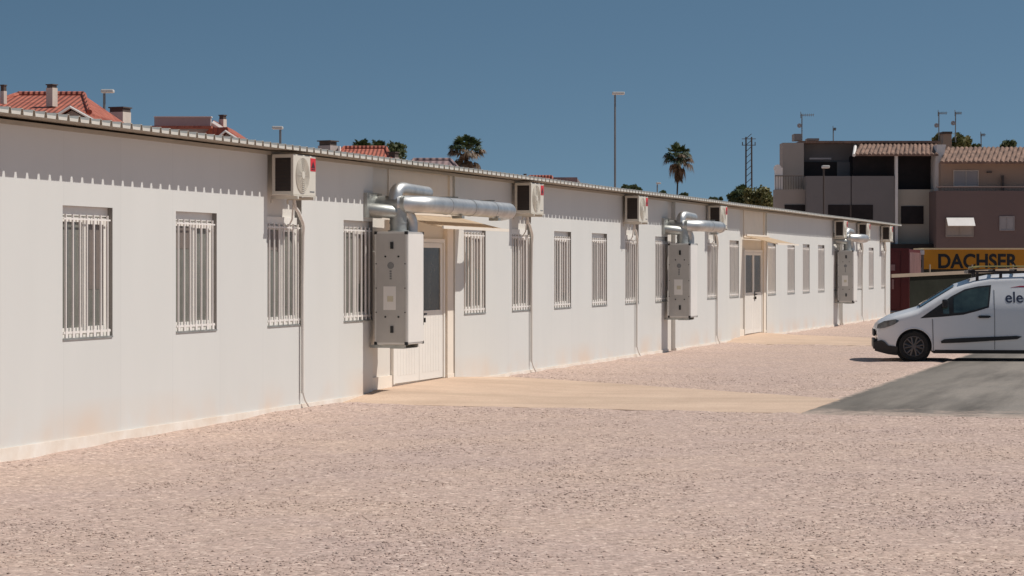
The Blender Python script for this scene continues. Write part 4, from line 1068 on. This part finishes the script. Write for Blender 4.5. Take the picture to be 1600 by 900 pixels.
h3 = thing('villa', 'villa with long lilac parapet and dark red gable left of the duct corner', 'house', (0, 0, 0), 0, 'red roofed villas behind the white building')
b = MB(); fbox(b, Y2, 241, 329, 183, 999, 0, .3); b.build('parapet_wall', M['lilac'], h3)
b = MB(); fbox(b, Y2, 240, 330, 181.6, 183, -.05, .35); b.build('coping', M['stuccow'], h3)
b = MB(); fbox(b, Y2, 233, 330, 196.5, 200, -.6, -.06); b.build('roof_edge', M['tilered'], h3)
b = MB(); b.prism([(X(318, Y2), 0), (X(374, Y2), 0), (X(374, Y2), hpy(217, Y2)), (X(340, Y2), hpy(194, Y2)), (X(318, Y2), hpy(194, Y2))], Y2+.6, Y2+7); b.build('wall', M['stuccog'], h3)
b = MB(); x0, xm, x1 = X(316, Y2), X(330, Y2), X(377, Y2)
b.face([(X(330, Y2), Y2+.4, hpy(186, Y2)), (x1, Y2+.4, hpy(217.5, Y2)), (x1, Y2+7, hpy(217.5, Y2)), (X(330, Y2), Y2+7, hpy(186, Y2))])
b.face([(X(330, Y2), Y2+.4, hpy(190, Y2)), (x1, Y2+.4, hpy(221, Y2)), (x1, Y2+.4, hpy(217.5, Y2)), (X(330, Y2), Y2+.4, hpy(186, Y2))])
b.prism([(X(318, Y2), hpy(212, Y2)), (X(360, Y2), hpy(212, Y2)), (X(356, Y2), hpy(199, Y2)), (X(330, Y2), hpy(200, Y2))], Y2-.2, Y2+.35)
b.build('roof', M['tilered'], h3)
b = MB(); b.tube([(X(330, Y2), Y2+.3, hpy(191, Y2)), (X(345, Y2), Y2+.3, hpy(201, Y2))], .10, 6); b.build('verge', M['stuccow'], h3)
dormer(h3, Y2, 338, 353, 372, 205.5, 218, -.9)
chimney(h3, Y2, 342, 354, 179, 205, .9, 186)
Y3 = 100.0
h4 = gable_house('villa with red hipped roof in front of the dark tree tops', Y3, 505, 612, 232, 252, 537, 603, 6)
chimney(h4, Y3, 497, 528, 219, 260, 0, 227, 'lilac'); chimney(h4, Y3, 606, 624, 237, 262, .5, 246, 'lilac')
b = MB(); fbox(b, Y3, 528.5, 531, 228, 260, .1, .7); b.build('chimney_side', M['stuccow'], h4)
Y4 = 110.0
M['lilacroof'] = tile_mat('dull_roof_tiles', (.30, .20, .19), (.22, .15, .15), .3, 0)
h5 = gable_house('villa with dull lilac roof just left of the dense fan palm', Y4, 632, 720, 250.5, 268, 646, 704, 6, m='lilacroof')
Y5 = 125.0
h6 = gable_house('villa with low red and brown roof left of the tall street lamp', Y5, 812, 866, 277, 292, 826, 862, 6)
b = MB(); fbox(b, Y5, 865, 902, 277, 300, .5, 4); b.build('brown_wall', M['lilacroof'], h6)
b = MB(); b.prism([(X(902.5, Y5), hpy(300, Y5)), (X(920, Y5), hpy(300, Y5)), (X(919, Y5), hpy(286, Y5)), (X(908, Y5), hpy(285, Y5)), (X(902.5, Y5), hpy(278, Y5))], Y5+.6, Y5+3); b.build('white_wall', M['stuccow'], h6)
chimney(h6, Y5, 818, 823, 271.5, 290, 1, 275, 'chimcap')

# ------------------------------------------------------------------ street lamps
def street_lamp(px, ytop, Y, label, head=.62, ybot=None, side=1, r=.055, m='lampgrey'):
    a = thing('street_lamp', label, 'street lamp', (X(px, Y), Y, 0), 0, 'street lamps behind the white building')
    H = hpy(ytop, Y)
    b = MB(); b.tube([(0, 0, 0), (0, 0, H*.5), (0, 0, H-.05)], [r*1.5, r*1.15, r], 10); b.build('pole', M[m], a, True)
    b = MB(); h2_ = head/2*side
    b.box(min(-h2_*.5, h2_*1.5), max(-h2_*.5, h2_*1.6), -.2, .2, H-.03, H+.11); b.build('lamp_head', M['lamphead'], a, bevel=.045)
    return a
street_lamp(163, 144, 100, 'pale headed street lamp beside the square cream rooftop block', .5, side=1)
street_lamp(438, 201, 112, 'small street lamp with head pointing left above the eave', .5, side=-1)
street_lamp(961, 147, 125, 'tallest street lamp, rising alone above the middle of the roof', .62, r=.05)
street_lamp(1027, 287, 190, 'tiny distant street lamp between the tall lamp and the slim palm', .35, r=.05)
street_lamp(1287, 262, 118, 'dark street lamp standing in front of the grey apartment block', .35, r=.045, m='rail')

# lattice mast
YM = 190.0
a = thing('lattice_mast', 'slim twin pole power mast above the tree clump', 'mast', (X(1170, YM), YM, 0))
H = hpy(214, YM)
b = MB()
for x_ in (-.22, .22): b.tube([(x_*1.2, 0, 0), (x_, 0, H)], .07, 6)
k = 0
while k*.5 < H: b.tube([(-.22, 0, k*.5), (.22, 0, k*.5+.4)], .025, 5); k += 1
b.build('mast_pole', M['rail'], a)
b = MB(); 
for z in (H-.15, H-.65): b.tube([(-.55, 0, z), (.55, 0, z)], .03, 6)
for x_ in (-.5, .5): b.tube([(x_, 0, H-.65), (x_, 0, H-.4)], .04, 6)
b.build('crossarm', M['rail'], a)

# ------------------------------------------------------------------ vegetation
def fan_leaf(b, o, d, L, Lf, n=11, spread=1.15, droop=.35):
    d = d.normalized(); side = d.cross(Vector((0, 0, 1)))
    if side.length < .05: side = Vector((1, 0, 0))
    side.normalize(); up = side.cross(d).normalized()
    tip = o+d*L
    b.face([o+side*.02, tip+side*.02, tip-side*.02, o-side*.02])
    for k in range(n):
        an = (k/(n-1)-.5)*2*spread + random.uniform(-.04, .04)
        dd = (d*math.cos(an)+side*math.sin(an)+up*random.uniform(-.1, .12)).normalized()
        l = Lf*(1-.25*abs(an)/spread)*random.uniform(.85, 1.1)
        m_ = tip+dd*l*.6; e = tip+dd*l+Vector((0, 0, -droop*l))
        w = side*math.cos(an)-d*math.sin(an); w = w.normalized()*Lf*.085
        b.face([tip, m_+w, e, m_-w])
def palm(px, Y, ytop, crownpx, label, dry=.3, seed=1, skirt=True, pxb=None, group='fan palms beyond the white building', trunk_r=.16):
    random.seed(seed); s = Y/F; D = crownpx*s*1.08; R_ = D/2; zt = hpy(ytop, Y); zc = zt-R_*.95
    a = thing('fan_palm', label, 'palm tree', (X(px, Y), Y, 0), 0, group)
    off = ((pxb or px)-px)*s
    b = MB(); b.tube([(off, 0, 0), (off*.5, 0, zc*.5), (0, 0, zc)], [trunk_r*1.3, trunk_r, trunk_r*.9], 10); b.build('trunk', M['trunk'], a, True)
    g = MB(); o = Vector((0, 0, zc)); g2 = MB()
    for k in range(64):
        el = math.asin(random.uniform(-.25, 1)); az_ = random.uniform(0, 2*math.pi)
        d = Vector((math.cos(el)*math.cos(az_), math.cos(el)*math.sin(az_), math.sin(el)))
        tgt = g2 if (el < .25 and random.random() < dry) else g
        fan_leaf(tgt, o, d, R_*random.uniform(.45, .66), R_*.44, n=13, spread=1.25, droop=.22+.35*(el < .5))
    g.build('crown', M['palm'], a)
    g = g2
    for k in range(int(22*dry)):
        el = R(random.uniform(-60, -15)); az_ = random.uniform(0, 2*math.pi)
        d = Vector((math.cos(el)*math.cos(az_), math.cos(el)*math.sin(az_), math.sin(el)))
        fan_leaf(g, o-Vector((0, 0, .1)), d, R_*random.uniform(.4, .7), R_*.42, droop=1.1)
    if skirt:
        for k in range(34):
            az_ = random.uniform(0, 2*math.pi); d = Vector((math.cos(az_)*.3, math.sin(az_)*.3, -1))
            fan_leaf(g, o-Vector((0, 0, R_*random.uniform(.0, .55))), d, R_*.4, R_*.4, spread=.55, droop=.4)
    g.build('dry_fronds', M['palmdry'], a)
    return a
palm(729, 175, 207, 62, 'dense fan palm with hanging dry fronds behind the lilac roof', .8, 3)
palm(1060, 195, 221, 52, 'slim fan palm standing alone right of the tall lamp', .4, 5, True, 1053, trunk_r=.07)
palm(566, 150, 214, 44, 'left green palm top behind the red hipped roof', .1, 8, False)
palm(590, 155, 217, 44, 'right green palm top behind the red hipped roof', .1, 9, False)
palm(1160, 180, 286, 38, 'small spiky palm at the left of the tree clump', .1, 12, False)

def tree(px, Y, ytop, wpx, label, m='leaf', seed=1, nleaf=2600, group='trees beyond the white building', hpx=None, spiky=False):
    random.seed(seed); s = Y/F; wd = wpx*s; zt = hpy(ytop, Y); hgt = min(zt*.75, (hpx*s if hpx else wd*.9))
    a = thing('tree', label, 'tree', (X(px, Y), Y, 0), 0, group)
    zc = zt-hgt/2
    b = MB(); b.tube([(0, 0, 0), (.1, 0, zc*.6), (0, 0, zc)], [.22, .16, .09], 8)
    for k in range(7):
        an = random.uniform(0, 6.28); b.tube([(0, 0, zc*.7+k*.1), (math.cos(an)*wd*.3, math.sin(an)*wd*.3, zc+random.uniform(-.1, .3)*hgt)], [.07, .025], 5)
    b.build('trunk', M['trunk'], a)
    lobes = []
    for k in range(20):
        an = random.uniform(0, 6.28); rr = random.uniform(0, .40)*wd; lobes.append((Vector((rr*math.cos(an), rr*math.sin(an), zc+random.uniform(-.3, .28)*hgt)), random.uniform(.15, .27)*min(wd, hgt*1.3)))
    g = MB()
    for k in range(int(nleaf*1.7)):
        c, r = random.choice(lobes); d = Vector((random.gauss(0, 1), random.gauss(0, 1), random.gauss(0, 1))).normalized()
        p = c+d*r*random.uniform(.35, 1.12); 
        z = Vector((random.gauss(0, 1), random.gauss(0, 1), random.gauss(0, 1))).normalized(); x_ = z.orthogonal().normalized(); y_ = z.cross(x_)
        q_ = random.uniform(.07, .17)*(1 if wd < 4 else 1.3)
        g.face([p+x_*q_, p+y_*q_*.6, p-x_*q_, p-y_*q_*.6])
    g.build('crown', M[m], a); return a
tree(612, 160, 222, 40, 'dark leafy tree top right of the two palms', 'leaf', 21, 1800, hpx=36)
tree(986, 200, 289, 34, 'low distant tree just right of the tall street lamp', 'leaf', 22, 1200, hpx=16)
tree(1037, 200, 298, 12, 'tiny tree tip left of the slim palm trunk', 'leaf', 23, 500, hpx=10)
tree(1066, 200, 301, 18, 'tiny tree tip right of the slim palm trunk', 'leaf', 24, 500, hpx=10)
tree(1118, 210, 308, 26, 'low dark tree line left of the tree clump', 'leaf', 29, 700, hpx=8)
tree(1156, 170, 291, 38, 'dark green tree on the left side of the clump under the mast', 'leaf', 25, 2400, hpx=42)
tree(1186, 165, 290, 50, 'yellowish green tree filling the gap beside the apartment block', 'leafy', 26, 3600, hpx=46)
tree(1468, 165, 206, 30, 'tree top behind the roofs left of the chimney', 'leafy', 27, 1500, hpx=34)
tree(1500, 165, 209, 38, 'tree top behind the roofs right of the chimney', 'leafy', 28, 2200, hpx=34)
tree(1526, 165, 224, 14, 'small tree tip behind the beige house roof', 'leaf', 30, 500, hpx=16)
tree(1575, 165, 220, 22, 'small tree top behind the beige house at the far right', 'leaf', 31, 800, hpx=18)
bpy.context.view_layer.update()
